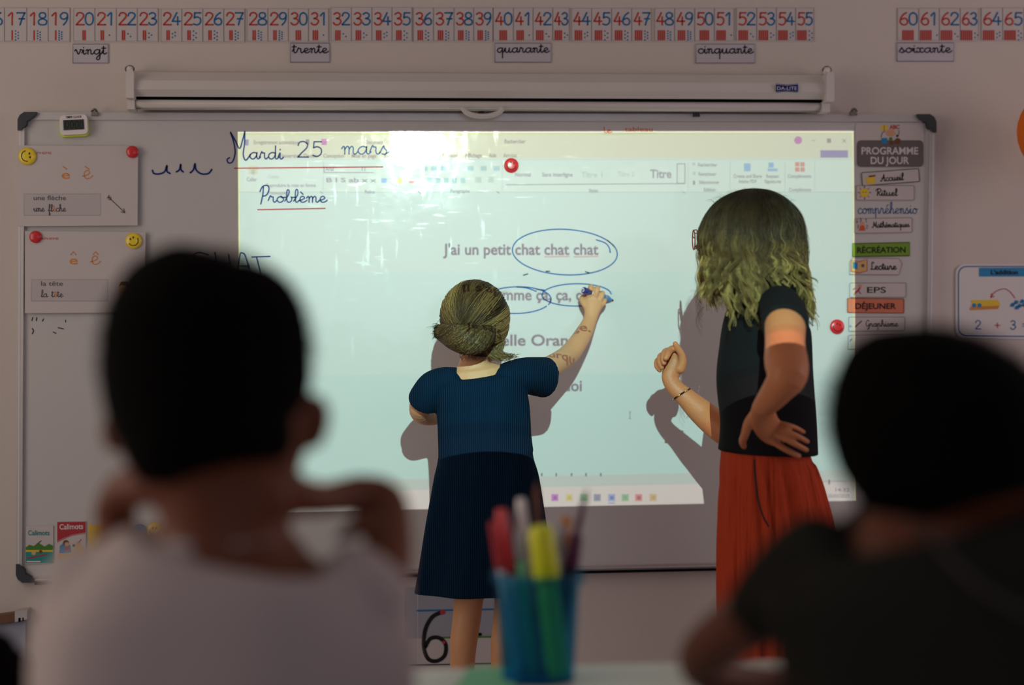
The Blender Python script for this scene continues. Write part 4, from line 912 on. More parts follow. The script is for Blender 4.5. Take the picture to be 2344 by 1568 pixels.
loft(bm, [(1109, 1005, .38, 105, 73), (1112, 1034, .38, 107, 75), (1112, 1060, .38, 112, 78), (1112, 1100, .38, 122, 84), (1110, 1200, .38, 138, 94), (1109, 1300, .38, 151, 104), (1109, 1352, .38, 158, 110)], n=120, mod=fold(.060, 7, .6, .15), dome=(False, False))
fuse('dress', bm, .0030, 'dress', girl, 4)
for ox in (0, 1):
    c = Pt(1056+ox*93, 1500, .37+.02*ox).x; bm = bmesh.new()
    lw(bm, [(c, -.42-.02*ox, .035, .030), (c, -.37-.02*ox, .04, .036), (c, -.31-.02*ox, .033, .036), (c, -.26-.02*ox, .028, .026)]); fuse('shoe', bm, .004, 'shoe', girl, 2)
# girl's hair
bm = bmesh.new()
loft(bm, [(1086, 653, .374, 16, 18), (1086, 658, .374, 30, 34), (1086, 671, .375, 46, 52), (1086, 695, .377, 60, 68), (1087, 730, .378, 69, 78), (1090, 760, .38, 65, 75), (1092, 785, .375, 52, 62), (1090, 798, .375, 34, 44)], n=28, dh=.15)
loft(bm, [(1022, 768, .44, 8, 8), (1034, 771, .458, 17, 17), (1065, 778, .472, 25, 25), (1100, 778, .466, 23, 23), (1120, 769, .446, 14, 14)], n=18)
loft(bm, [(1018, 752, .44, 7, 7), (1028, 750, .45, 9, 9), (1040, 752, .455, 9, 9)], n=14)
fuse('hair_mass', bm, .0035, 'hairbase', girl, 4)
c_dark, c_mid, c_hi = (.014, .008, .004), (.055, .030, .012), (.50, .31, .11)
S = Strands(); hc = Pt(1087, 728, .375); k0 = mpp(hc); RX, RY, RZ = 77*k0, 88*k0, 84*k0
def ell(v, f=1.0): return hc+Vector((v.x*RX*f, v.y*RY*f, v.z*RZ*f))
bunv = Vector((-.50, -.80, -.42)).normalized()
for i in range(4200):
    # each strand runs from the far hairline back to the twist
    a = rnd()*2*PI; st = Vector((math.cos(a), .15+.6*rnd(), math.sin(a)*1.0+.1)).normalized()
    if st.z < -.6: continue
    lk = int(a*9); random_ = random.Random(lk); lt = random_.random()
    end = (bunv+Vector((g(.10)+.25*(random_.random()-.5), g(.05), g(.06)+.15*(random_.random()-.5)))).normalized()
    col = mixc(c_dark, mixc(c_mid, c_hi, (.25*rnd()+.75*lt)**2), min(1, .2+.6*lt+.4*g(.5)) if lt > .3 else .15+.3*rnd()); col = tuple(max(.01, min(.8, q)) for q in col); cols = []; pts = []; N = 15; f = 1.0+abs(g(.016))+.018*lt
    om = st.angle(end)
    for k_ in range(N):
        t = k_/(N-1); v = (st*math.sin((1-t)*om)+end*math.sin(t*om))/max(1e-4, math.sin(om))
        v = v.normalized(); v = (v+Vector((.0, 0, .20*math.sin(PI*t)))).normalized()
        pts.append(ell(v, f+.006*math.sin(7*t+i))); cols.append(mixc(col, c_dark, .6*max(0, (t-.6)/.4)))
    S.add(pts, .0006, .0004, cols)
# twisted roll: strands winding round it
roll = [Vector(p) for p in crom([tuple(Pt(x, y, d_))+(r*k0,) for x, y, d_, r in ((994, 760, .42, 10), (1006, 762, .425, 18), (1030, 770, .46, 28), (1065, 778, .475, 33), (1100, 777, .47, 31), (1124, 768, .45, 24), (1134, 762, .43, 14))], 6)]
def rolled(t):
    x = t*(len(roll)-1); i = min(len(roll)-2, int(x)); return roll[i].lerp(roll[i+1], x-i)
for i in range(1900):
    t0 = rnd(); a0 = rnd()*2*PI; tw = 1.6+.5*rnd(); pts = []; cols = []; N = 14; ln = .35+.4*rnd(); col = mixc(c_dark, mixc(c_mid, c_hi, rnd()**3), rnd())
    for j in range(N):
        t = min(1, max(0, t0-ln/2+ln*j/(N-1))); q_ = rolled(t); a = a0+tw*j/(N-1)*2
        r = q_[3]*(1+abs(g(.01))); pts.append(Vector(q_[:3])+Vector((0, -math.cos(a)*r, math.sin(a)*r))); cols.append(col)
    S.add(pts, .0006, .0004, cols)
for i in range(260):   # tuft at the left end of the twist
    p = Pt(1008+g(4), 756+g(7), .43); d_ = Vector((-1, g(.3), g(.35)-.2)).normalized(); L = .008+.010*rnd()
    S.add([p+d_*L*j/4+Vector((0, 0, -.004*(j/4)**2)) for j in range(5)], .0005, .0002, [mixc(c_dark, c_mid, rnd())]*5)
for i in range(330):   # loose locks at the nape, right
    x = 1112+rnd()*38; p = [Pt(x+g(3), 750+rnd()*20, .40-.0009*(x-1112)), Pt(x+4+g(3), 785, .405), Pt(x-2+g(4), 806+g(3), .41), Pt(x+8+rnd()*18, 818+g(5), .41), Pt(x+22+rnd()*24*(x-1105)/45, 808+rnd()*12, .40)]
    if rnd() < .5: p = p[:4]
    col = mixc(c_dark, mixc(c_mid, c_hi, rnd()), rnd()); pp = crom2(p, 3); S.add(pp, .0005, .0003, [col]*len(pp))
for i in range(90):   # fine flyaways
    x = 1040+rnd()*110; y = 658+abs(x-1095)*.3+rnd()*8; p = Pt(x, y, .37); sg = 1 if rnd() < .6 else -1; L = .010+.018*rnd()
    S.add([p+Vector((sg*L*j/6, 0, L*.5*math.sin(j/6*2.6))) for j in range(7)], .00015, .0001, [c_mid]*7)
for i in range(200):
    p = Pt(1055+rnd()*75, 790+rnd()*10, .41); pts = [p+Vector((g(.002)+.006*math.sin(j+i), 0, -.007*j)) for j in range(3+int(3*rnd()))]; S.add(pts, .0004, .0002, [mixc(c_dark, c_mid, rnd())]*len(pts))
S.build('hair_strands', girl)

# ---- marker in her hand
ma, mz = Pt(1335, 664, .095), Pt(1404, 688, BD+.001)
mk = thing('marker_pen', mz, 'blue whiteboard marker held in the girl\'s raised hand', 'marker')
ax = (mz-ma); L = ax.length; ax.normalize(); at = lambda t: ma+ax*L*t; R = .0078
mb = MB(); mb.tube([at(0), at(.02), at(.22)], [R*.9, R*1.05, R*1.05], 'navy', 20); mb.build('end_plug', mk, True)
mb = MB(); mb.tube([at(-.012), at(.001)], [R*.62, R*.62], 'whitepl', 16); mb.tube([at(-.016), at(0)], [R*.28, R*.28], 'navy', 12); mb.build('end_ring', mk)
mb = MB(); mb.tube([at(.22), at(.74)], R, 'whitepl', 20); mb.build('barrel', mk, True)
mb = MB(); mb.tube([at(.28), at(.68)], R*1.02, 'bluep', 20, False); mb.build('printed_band', mk, True)
mb = MB(); mb.tube([at(.74), at(.78), at(.86), at(.93)], [R*1.05, R*1.05, R*.8, R*.45], 'blue', 20); mb.build('nose_cone', mk, True)
mb = MB(); mb.tube([at(.92), at(.98), at(1.0)], [R*.38, R*.34, R*.15], 'black', 12); mb.build('felt_tip', mk, True)

# ---- teacher
DSH = lambda d: d+.16
DMAP = DSH
TY = .68
tx = Pt(1760, 900, .52)
def pw(K):
    def f(d):
        for (a, b), (c, e) in zip(K, K[1:]):
            if d <= c or (c, e) == K[-1]: return b+(e-b)*(d-a)/(c-a)
    return f
DUP = pw([(.57, .76), (.60, .82), (.655, .91), (.70, .98), (.74, 1.03), (.765, 1.06)]); DHAND = pw([(.66, .83), (.68, .865), (.71, .95)]); DFAR = pw([(.32, .34), (.36, .38), (.44, .56), (.48, .62)])
tea = thing('person', (tx.x, -TY, 0), 'woman teacher with long wavy blond hair, black T-shirt and rust-red trousers, hand on hip', 'person')
bm = bmesh.new()
loft(bm, [(1712, 452, .52, 25, 28), (1712, 458, .52, 45, 50), (1710, 480, .52, 68, 72), (1702, 530, .51, 86, 84), (1696, 570, .50, 84, 80), (1690, 610, .485, 64, 66), (1684, 640, .475, 40, 46), (1682, 650, .47, 26, 30)], dh=.2)
loft(bm, [(1625, 565, .44, 8, 8), (1612, 580, .43, 9, 9), (1612, 588, .435, 9, 9)], n=10)   # nose
loft(bm, [(1722, 560, .585, 7, 6), (1724, 575, .59, 10, 8), (1720, 592, .585, 7, 6)], n=10)  # ear
loft(bm, [(1728, 610, .52, 50, 46), (1748, 660, .52, 46, 44), (1762, 700, .52, 56, 52)], dome=(False, True))
loft(bm, [(1765, 690, .52, 60, 52), (1758, 740, .52, 80, 88), (1750, 830, .52, 86, 92), (1758, 930, .52, 84, 92), (1757, 1040, .52, 84, 96), (1765, 1130, .52, 88, 96)])
DMAP = DUP
loft(bm, [(1792, 700, .60, 44, 40), (1797, 740, .655, 48, 44), (1797, 790, .70, 46, 44), (1800, 830, .74, 51, 46), (1802, 860, .765, 46, 44), (1786, 885, .755, 38, 38), (1768, 908, .735, 32, 33), (1750, 930, .71, 27, 24)])
DMAP = DHAND
loft(bm, [(1748, 926, .71, 26, 20), (1746, 950, .70, 32, 16), (1754, 972, .69, 33, 15), (1768, 988, .682, 31, 14), (1784, 998, .677, 27, 12)])
for rows in ([(1758, 1002, .684, 8.5, 8), (1782, 1019, .684, 7.6, 8), (1806, 1033, .684, 7.4, 8), (1829, 1044, .680, 6.2, 6.5)],
             [(1776, 994, .687, 8, 8), (1800, 1006, .690, 7.2, 8), (1823, 1018, .690, 7, 8), (1846, 1030, .684, 6, 6.5)],
             [(1784, 982, .687, 7.6, 8), (1806, 990, .691, 7, 8), (1828, 1000, .690, 6.8, 8), (1848, 1011, .683, 5.8, 6.5)],
             [(1786, 970, .686, 7.2, 8), (1804, 974, .689, 6.4, 7.5), (1822, 980, .687, 6.2, 7), (1839, 989, .680, 5.2, 6)],
             [(1730, 948, .70, 14, 12), (1714, 968, .695, 12, 11), (1706, 992, .69, 10, 10), (1700, 1010, .68, 9, 9), (1703, 1022, .668, 7, 7)]):
    loft(bm, rows, n=12, sub=5)
# far arm and fist
DMAP = DFAR
loft(bm, [(1730, 760, .44, 40, 38), (1712, 860, .42, 40, 38), (1692, 975, .40, 36, 36), (1672, 992, .385, 34, 34), (1640, 972, .37, 33, 33), (1600, 938, .355, 29, 28), (1570, 910, .345, 23, 22), (1546, 888, .34, 20, 17), (1534, 868, .338, 19, 15), (1537, 852, .336, 22, 16), (1544, 832, .334, 22, 18), (1550, 815, .334, 17, 17)])
for rows in ([(1554, 822, .336, 8, 8), (1546, 800, .338, 8, 8), (1536, 800, .352, 8.5, 8.5), (1529, 810, .366, 8, 8), (1524, 821, .370, 6.5, 6.5)],
             [(1548, 828, .330, 8, 8), (1535, 806, .332, 8, 8), (1524, 805, .346, 8.5, 8.5), (1519, 818, .360, 8, 8), (1520, 832, .364, 6, 6)],
             [(1540, 832, .326, 8, 8), (1522, 816, .328, 8, 8), (1513, 815, .340, 8, 8), (1510, 828, .352, 7.5, 7.5), (1515, 842, .356, 5.8, 5.8)],
             [(1534, 838, .322, 7, 7), (1512, 826, .324, 7, 7), (1505, 826, .334, 7.2, 7.2), (1504, 838, .344, 6.8, 6.8), (1511, 849, .348, 5.4, 5.4)],
             [(1556, 845, .348, 13, 12), (1562, 828, .352, 11, 11), (1560, 812, .356, 9, 9), (1552, 798, .360, 8, 8), (1545, 786, .362, 6, 6)]):
    loft(bm, rows, n=12, sub=5)
DMAP = DSH
for dx, dd in ((-30, -.02), (15, .05)):
    p = Pt(1765+dx, 1190, .52+dd); Y = -TY-dd; lw(bm, [(p.x, Y, p.z, .055), (p.x, Y, .45, .05), (p.x, Y-.01, .25, .045), (p.x, Y, .10, .033), (p.x, Y, .06, .032)])
fuse('body', bm, .0024, 'skint', tea, 3)
# eyes behind the glasses, mouth
mb = MB(); c = Pt(1622, 560, .455); mb.tube([c, c+Vector((-.004, 0, 0)), c+Vector((-.008, 0, 0))], [.011, .009, .003], 'whitepl', 10); mb.build('eye', tea, True)
mb = MB(); mb.tube([Pt(1632, 612, .49), Pt(1624, 611, .45), Pt(1634, 612, .41)], .004, 'redp', 6); mb.build('mouth', tea, True)
# glasses
gl = thing('eyeglasses', Pt(1600, 570, .45), 'thin dark red eyeglasses on the teacher\'s face', 'eyeglasses')
mb = MB(); mb.tube([Pt(1588+3*math.cos(a)+(6 if math.cos(a) > 0 else 0), 548-22*math.sin(a), .455+.022*math.cos(a)) for a in [2*PI*i/20 for i in range(21)]], .0013, 'glasses', 6); mb.build('lens_rim', gl, True)
mb = MB(); mb.tube([Pt(1588+3*math.cos(a), 550-22*math.sin(a), .395+.022*math.cos(a)) for a in [2*PI*i/20 for i in range(21)]], .0013, 'glasses', 6); mb.build('lens_rim', gl, True)
mb = MB(); mb.tube([Pt(1592, 534, .475), Pt(1610, 534, .50), Pt(1720, 548, .60)], .0014, 'glasses', 6); mb.build('temple', gl, True)
mb = MB(); mb.tube([Pt(1590, 545, .433), Pt(1587, 543, .425), Pt(1590, 545, .417)], .0015, 'glasses', 6); mb.tube([Pt(1592, 562, .437), Pt(1600, 572, .437)], .003, 'glasses', 6); mb.build('bridge', gl, True)
# T-shirt
bm = bmesh.new()
loft(bm, [(1765, 668, .53, 48, 52), (1770, 684, .535, 72, 80), (1762, 715, .53, 88, 104), (1755, 745, .53, 97, 124), (1752, 800, .525, 103, 126), (1750, 868, .52, 108, 124), (1757, 950, .52, 107, 122), (1758, 1000, .52, 109, 124), (1757, 1036, .52, 112, 128)], n=64, mod=fold(.012, 4, 2), dome=(True, False))
DMAP = DUP
loft(bm, [(1778, 690, .57, 52, 44), (1790, 708, .60, 56, 48), (1796, 728, .635, 56, 52), (1797, 748, .665, 55, 53)], n=32, dome=(True, False))
DMAP = DFAR
loft(bm, [(1745, 700, .47, 50, 44), (1728, 760, .44, 50, 44)], n=24, dome=(True, False))
DMAP = DSH
fuse('t_shirt', bm, .003, 'tee', tea, 4)
# trousers
bm = bmesh.new()
def gath(t, a):
    e = min(1, t*3); fr = math.sin(26*a)*.010*(1-e)+(.034*math.sin(19*a+2.5*math.sin(3*a))+.026*math.sin(11*a+1+t))*min(1, t*3)
    return 1+fr
loft(bm, [(1752, 1022, .52, 98, 114), (1752, 1045, .52, 99, 116), (1754, 1072, .52, 103, 119), (1760, 1100, .52, 111, 122), (1768, 1150, .52, 121, 124), (1779, 1250, .52, 134, 136), (1784, 1400, .52, 139, 140), (1788, 1540, .52, 140, 140)], n=160, mod=gath, dome=(False, False))
for dx, dd in ((-48, 0), (44, .05)):
    p = Pt(1786+dx, 1500, .52+dd); z_ = p.z; lw(bm, [(p.x, -TY-dd, z_+.05, .085), (p.x, -TY-dd, z_-.05, .088), (p.x, -TY-dd, .30, .080), (p.x, -TY-dd, .10, .072)], n=24, dome=(True, False))
fuse('trousers', bm, .003, 'pants', tea, 2)
mb = MB(); mb.tube([Pt(x, y, dd) for x, y, dd in crom([(1727, 1052, .632), (1729, 1090, .640), (1735, 1140, .655), (1746, 1180, .667), (1760, 1206, .676)], 4)], .0020, 'ink', 6); mb.build('pocket_seam', tea, True)
for dx, dd in ((-48, 0), (44, .05)):
    c = Pt(1786+dx, 1500, .52+dd); bm = bmesh.new(); Y = -TY-dd; lw(bm, [(c.x+.05, Y, .035, .034), (c.x, Y, .042, .04), (c.x-.08, Y, .034, .038), (c.x-.14, Y, .028, .026)]); fuse('shoe', bm, .004, 'shoe', tea, 2)
# jewellery: worn, so parts of her
DMAP = DFAR
br = thing('bracelet', Pt(1560, 900, .35), 'thin gold and black bead bracelet on the teacher\'s raised wrist', 'bracelet')
c = Pt(1561, 902, .343); t_ = (Pt(1600, 938, .355)-Pt(1546, 888, .34)).normalized(); v_ = Vector((0, 1, 0)); v_ = (v_-t_*v_.dot(t_)).normalized(); u_ = t_.cross(v_); kk = mpp(c)
for i in range(14):
    a0, a1 = 2*PI*i/14, 2*PI*(i+.92)/14; mb = MB()
    mb.tube([c+u_*23*kk*math.cos(a)+v_*24*kk*math.sin(a)+t_*.006*math.cos(a) for a in (a0, (a0+a1)/2, a1)], .0017, 'gold' if i % 2 else 'black', 6); mb.build('bead', br, True)
DMAP = DHAND
rg = thing('finger_ring', Pt(1800, 1005, .69), 'gold ring on a finger of the teacher\'s hand on her hip', 'ring')
c = Pt(1797, 1003.5, .683); t_ = (Pt(1822, 1017, .682)-Pt(1790, 1000, .682)).normalized(); v_ = (Vector((0, 1, 0))-t_*t_.y).normalized(); u_ = t_.cross(v_)
mb = MB(); mb.tube([c+u_*.0093*math.cos(a)+v_*.0093*math.sin(a) for a in [2*PI*i/16 for i in range(17)]], .0012, 'gold', 6); mb.build('band', rg, True)
mb = MB(); q_ = c-v_*.010; mb.tube([q_+v_*.002, q_, q_-v_*.002], [.003, .004, .002], 'gold', 10); mb.build('stone', rg, True)
# teacher's hair
DMAP = DSH
bm = bmesh.new()
loft(bm, [(1722, 446, .522, 24, 26), (1722, 452, .522, 46, 48), (1722, 466, .522, 73, 75), (1722, 500, .525, 95, 95), (1722, 550, .525, 104, 102), (1722, 600, .525, 103, 98), (1726, 636, .53, 94, 84), (1735, 660, .53, 70, 60)], n=36, dh=.15)
loft(bm, [(1664, 600, .53, 38, 44), (1674, 650, .54, 36, 36), (1698, 690, .56, 26, 24), (1714, 706, .57, 14, 12)], n=20)
loft(bm, [(1790, 600, .49, 26, 40), (1826, 655, .47, 15, 28), (1846, 690, .46, 8, 16)], n=16)
fuse('hair_mass', bm, .004, 'hairbase', tea, 4)
S = Strands()
droot, dmid, dtip, dgold = (.014, .008, .004), (.075, .042, .016), (.42, .25, .065), (.78, .52, .17)
NL = 250; N = 46; grp = [(rnd()*6.28, .0045+.0045*rnd(), 4.3+1.2*rnd()) for _ in range(80)]
for l in range(NL):
    az = 2*PI*(l+.5*rnd())/NL          # 0 = right of the picture, PI*1.5 = towards the viewer
    cx, cy = math.cos(az), math.sin(az)
    if cx < -.55 and cy > .45: continue          # the face
    front = cy < 0
    if front:
        e_px = 668 if .05 < cx < .72 else (744-30*rnd() if cx <= .05 else 732)
        if cx < -.75: e_px = 700
    else: e_px = 735 if cx > .3 else 690
    e_px += g(16)
    if cx > .6: endx = 1852+g(14)
    elif cx < -.05: endx = 1625+(cx+1)*145+g(10) if e_px > 700 else 1612+g(8)
    else: endx = 1722+cx*150
    gi = grp[int(l/3) % 80]; ph = gi[0]+.35*(l % 3)+g(.15); amp = gi[1]; fr = gi[2]; sh = 1+.05*rnd(); key = []
    for j in range(N):
        t = j/(N-1)
        if t < .42:
            s_ = t/.42; a = s_*PI*.5
            x = 1722+6*(1-s_)+cx*112*sh*math.sin(a); y = 545-(104+9*sh)*math.cos(a); dp = .525-cy*.110*sh*math.sin(a)
            wv = .15+.35*s_*s_
        else:
            s_ = (t-.42)/.58; x = (1722+cx*112*sh)*(1-s_**1.3)+endx*s_**1.3; y = 545+(e_px-545)*s_
            dp = .525-cy*.110*sh*(1-.12*s_) + (.035*s_*max(0, 1-abs(cx)) if front else 0); wv = .5+.5*s_
        p = Pt(x, y, dp); lat = Vector((abs(cy)*.9+.2, -cx*.8, 0)).normalized(); out = Vector((cx, cy, 0))
        key.append(p+lat*amp*wv*math.sin(2*PI*fr*t+ph)+out*amp*.35*wv*math.sin(2*PI*fr*t+ph+1.7))
    tone = rnd()**1.4; lockr = .0060+.003*rnd(); hs = .30+.15*rnd()
    for k in range(24):
        a = rnd()*2*PI; rr = lockr*math.sqrt(rnd()); o1, o2 = rr*math.cos(a), rr*math.sin(a); pts = []; cols = []; stp = .80+.20*rnd(); n2 = int(N*stp); frz = 2*rnd(); wph = rnd()*6
        br_ = rnd()
        for j in range(n2):
            t = j/(N-1); sp = (.5+1.7*t) if t < .45 else max(.35, 1.26-.9*(t-.45)/.55)
            pts.append(key[j]+Vector((o1*sp, o2*sp*.8, 0))+Vector((.0012*frz*max(0, t-.3)*math.sin(22*t+wph), g(.0002), 0)))
            tip = mixc(dtip, dgold, br_*tone); c_ = mixc(droot, dmid, min(1, max(0, (t-.16)/.25)*(.4+.6*tone))); c_ = mixc(c_, tip, min(1, max(0, (t-hs)/.4))*(.12+.88*tone)*(.5+.5*br_)); cols.append(c_)
        S.add(pts, .0005, .0003, cols)
for i in range(420):    # flyaways
    a = rnd()*2*PI; y = 450+rnd()*270; side = 1 if rnd() < .6 else -1; wdt = 112 if y > 520 else 112*math.sqrt(max(.05, 1-((520-y)/85)**2)); x = 1722+side*wdt; p = Pt(x, y, .5+g(.04)); ph = rnd()*6; L = .02+.03*rnd()
    S.add([p+Vector((side*L*.35*math.sin(1.2*j/5*2), 0, -L*j/5))+Vector((.002*math.sin(ph+j), 0, 0)) for j in range(7)], .00017, .0001, [dmid]*7)
for i in range(160):
    x = 1640+rnd()*160; y = 447+((x-1722)/82)**2*30; p = Pt(x, y, .52); L = .01+.02*rnd(); dx = (x-1722)/90
    S.add([p+Vector((dx*L*j/4, 0, L*.6*math.sin(j/4*2.2))) for j in range(5)], .00017, .0001, [droot]*5)
S.build('hair_strands', tea)

DMAP = None
# ------------------------------------------------------------------ table, pens
TZ = .66
def at_px(px, py):    # point of the table top seen at a pixel
    q = ray(px, py); return CAM+q*((TZ-CAM.z)/q.z)
fe = at_px(1300, 1524).y
tb = thing('school_table', (0, fe-.3, 0), 'pale school table across the bottom of the view with the pen pot on it', 'table')
mb = MB(); xa, xb = at_px(760, 1540).x, at_px(1300, 1540).x+1.0; mb.box((xa, fe-.44, TZ-.025), (xb, fe, TZ), 'tabletop'); mb.build('table_top', tb)
for x in (xa+.05, xb-.05):
    for y in (fe-.39, fe-.05):
        mb = MB(); mb.tube([(x, y, TZ-.025), (x, y, .0)], .016, 'greyplastic', 12); mb.build('leg', tb)
# papers
def paper(a, b, c, e, mt, label):
    mb = MB(); P4 = [at_px(*p) for p in (a, b, c, e)]; P4 = [Vector((p.x, min(p.y, fe-.005), p.z)) for p in P4]
    mb.add([p+Vector((0, 0, .0005)) for p in P4]+[p+Vector((0, 0, .003)) for p in P4], [[0, 3, 2, 1], [4, 5, 6, 7]]+[[i, (i+1) % 4, 4+(i+1) % 4, 4+i] for i in range(4)], mt)
    return tag(mb.build('exercise_book'), label, 'exercise book')
paper((1010, 1620), (1180, 1620), (1185, 1529), (1075, 1529), 'mint', 'mint green exercise book on the table left of the pen pot')
paper((1640, 1640), (1790, 1640), (1800, 1535), (1690, 1540), 'white', 'white exercise book under the arm of the boy on the right')
# pot
cb = at_px(1229, 1548); cb = Vector((cb.x, min(cb.y, fe-.065), TZ)); kp = mpp(cb)
pot = thing('pen_pot', cb, 'translucent blue plastic pot holding pens on the table', 'pot')
h_ = 246*kp; rb_, rt_ = 83*kp, 97*kp
mb = MB(); n = 36; vs = []; prof = [(rb_-.002, .003), (rt_-.004, h_-.004), (rt_-.003, h_), (rt_+.005, h_), (rt_+.006, h_-.012), (rt_, h_-.014), (rb_, .004), (rb_, 0)]
for r, z in prof: vs += [cb+Vector((r*math.cos(2*PI*i/n), r*math.sin(2*PI*i/n), z)) for i in range(n)]
mb.add(vs, [[k*n+i, k*n+(i+1) % n, (k+1)*n+(i+1) % n, (k+1)*n+i] for k in range(len(prof)-1) for i in range(n)], M['cup']); mb.build('wall', pot, True)
mb = MB(); mb.tube([cb, cb+Vector((0, 0, .004))], rb_, 'blue', 36); mb.build('base', pot)
def pen(name, label, bx, by, tpx, tpy, dy, r, parts, cat):
    """stands in the pot: foot offset bx,by from pot centre; top seen at pixel"""
    foot = cb+Vector((bx*rb_*.75, by*rb_*.75, .006)); q = ray(tpx, tpy); top = CAM+q*((cb.y+dy*rt_-CAM.y)/q.y)
    o = thing(name, foot, label, cat, 'pens in the blue pot'); v = top-foot
    for nm, t0, t1, ra, rb2, mt in parts:
        mb = MB(); mb.tube([foot+v*t0, foot+v*(t0+(t1-t0)*.12), foot+v*(t1-(t1-t0)*.1), foot+v*t1], [r*ra*.9, r*ra, r*rb2, r*rb2*.8], mt, 16); mb.build(nm, o, True)
    return o
pen('felt_pen', 'red-capped felt pen at the left of the pot', -.6, .2, 1147, 1165, .3, .0085, [('barrel', 0, .6, 1, 1, 'whitepl'), ('cap', .6, 1, 1.1, .95, 'red')], 'pen')
pen('felt_pen', 'deep red pen leaning left in the pot, lower than the red-capped one', -.7, -.3, 1128, 1195, -.3, .006, [('barrel', 0, .7, 1, 1, 'paper2'), ('cap', .7, 1, 1.1, .9, 'redp')], 'pen')
pen('glue_stick', 'thick white-topped pen behind the red one in the pot', -.15, .5, 1192, 1140, .5, .009, [('barrel', 0, .7, 1, 1, 'paper'), ('cap', .7, 1, 1.05, .7, 'whitepl')], 'pen')
pen('felt_pen', 'pale green pen between the red and yellow ones', -.2, -.2, 1185, 1215, -.1, .006, [('barrel', 0, .8, 1, 1, 'mint'), ('cap', .8, 1, 1.1, .9, 'greyplastic')], 'pen')
pen('highlighter', 'fat lime yellow highlighter at the front of the pot', .7, -.55, 1237, 1205, -.6, .0165, [('barrel', 0, .62, .85, .85, 'lime'), ('cap', .62, 1, 1.0, .95, 'limecap')], 'highlighter')
pen('coloured_pencil', 'tall brown pencil behind the highlighter', .1, .6, 1228, 1105, .6, .0045, [('barrel', 0, .93, 1, 1, 'wood'), ('point', .93, 1, .9, .3, 'brownp')], 'pencil')
pen('coloured_pencil', 'tall thin dark pencil leaning right out of the pot', .2, .2, 1344, 1120, .5, .0042, [('barrel', 0, .93, 1, 1, 'plum'), ('point', .93, 1, .9, .3, 'brownp')], 'pencil')
pen('felt_pen', 'orange-ended pen at the right of the pot', -.1, .4, 1298, 1182, .4, .008, [('barrel', 0, .8, 1, 1, 'greyplastic'), ('cap', .8, 1, 1.05, .9, 'orangeink')], 'pen')
pen('felt_pen', 'dark plum pen at the right rim of the pot', .45, -.2, 1320, 1222, -.1, .0095, [('barrel', 0, .75, 1, 1, 'black'), ('cap', .75, 1, 1.1, .9, 'plum')], 'pen')
pen('felt_pen', 'grey pen between the highlighter and the plum pen', .3, 0, 1282, 1200, 0, .008, [('barrel', 0, .8, 1, 1, 'whitepl'), ('cap', .8, 1, 1.05, .9, 'greyplastic')], 'pen')

# ------------------------------------------------------------------ seated children in the foreground
def la(bm, rows, **k): loft(bm, rows, mode='a', **k)
def face(parent, x, y, a, k=1.0):
    for sx_ in (-1, 1):
        c = Pa(x+sx_*75*k, y, a); mb = MB(); mb.tube([c-fw*.012, c-fw*.003, c], [.013, .011, .004], 'whitepl', 12); e = mb.build('eye', parent, True)
        mb = MB(); mb.tube([c-fw*.001, c+fw*.002], .005, 'ink', 10); mb.build('iris', e)
    mb = MB(); mb.tube([Pa(x-50*k, y+118*k, a-.004), Pa(x, y+122*k, a+.004), Pa(x+50*k, y+118*k, a-.004)], [.003, .006, .003], 'redp', 8); mb.build('mouth', parent, True)
def seat(name, c, label, w_=.36):
    t = thing('school_chair', (c.x, c.y, 0), label, 'chair', 'school chairs under the seated children')
    mb = MB(); mb.box((c.x-w_/2, c.y-.17, .36), (c.x+w_/2, c.y+.19, .38), 'wood'); mb.build('seat', t)
    mb = MB(); mb.box((c.x-w_/2, c.y-.20, .52), (c.x+w_/2, c.y-.18, .66), 'wood'); mb.build('backrest', t)
    for sx_ in (-1, 1):
        mb = MB(); mb.tube([(c.x+sx_*.15, c.y+.15, .37), (c.x+sx_*.16, c.y+.17, 0)], .011, 'greyplastic', 10); mb.build('leg', t)
        mb = MB(); mb.tube([(c.x+sx_*.15, c.y-.19, .6), (c.x+sx_*.15, c.y-.16, .37), (c.x+sx_*.16, c.y-.2, 0)], .011, 'greyplastic', 10); mb.build('leg', t)
def legs(parent, c, mt='jeans', w_=.08):
    bm = bmesh.new()
    for sx_ in (-1, 1): lw(bm, [(c.x+sx_*w_, c.y-.02, .46, .075), (c.x+sx_*w_, c.y+.15, .46, .068), (c.x+sx_*(w_+.01), c.y+.30, .44, .055), (c.x+sx_*(w_+.01), c.y+.33, .36, .050), (c.x+sx_*(w_+.01), c.y+.32, .10, .04)])
    lw(bm, [(c.x, c.y, .50, .115), (c.x, c.y-.01, .66, .11)])
    fuse('trousers', bm, .007, mt, parent, 3)
    for sx_ in (-1, 1):
        bm = bmesh.new(); x = c.x+sx_*(w_+.01); lw(bm, [(x, c.y+.29, .035, .032), (x, c.y+.34, .04, .036), (x, c.y+.42, .032, .034)]); fuse('shoe', bm, .005, 'shoe', parent, 2)
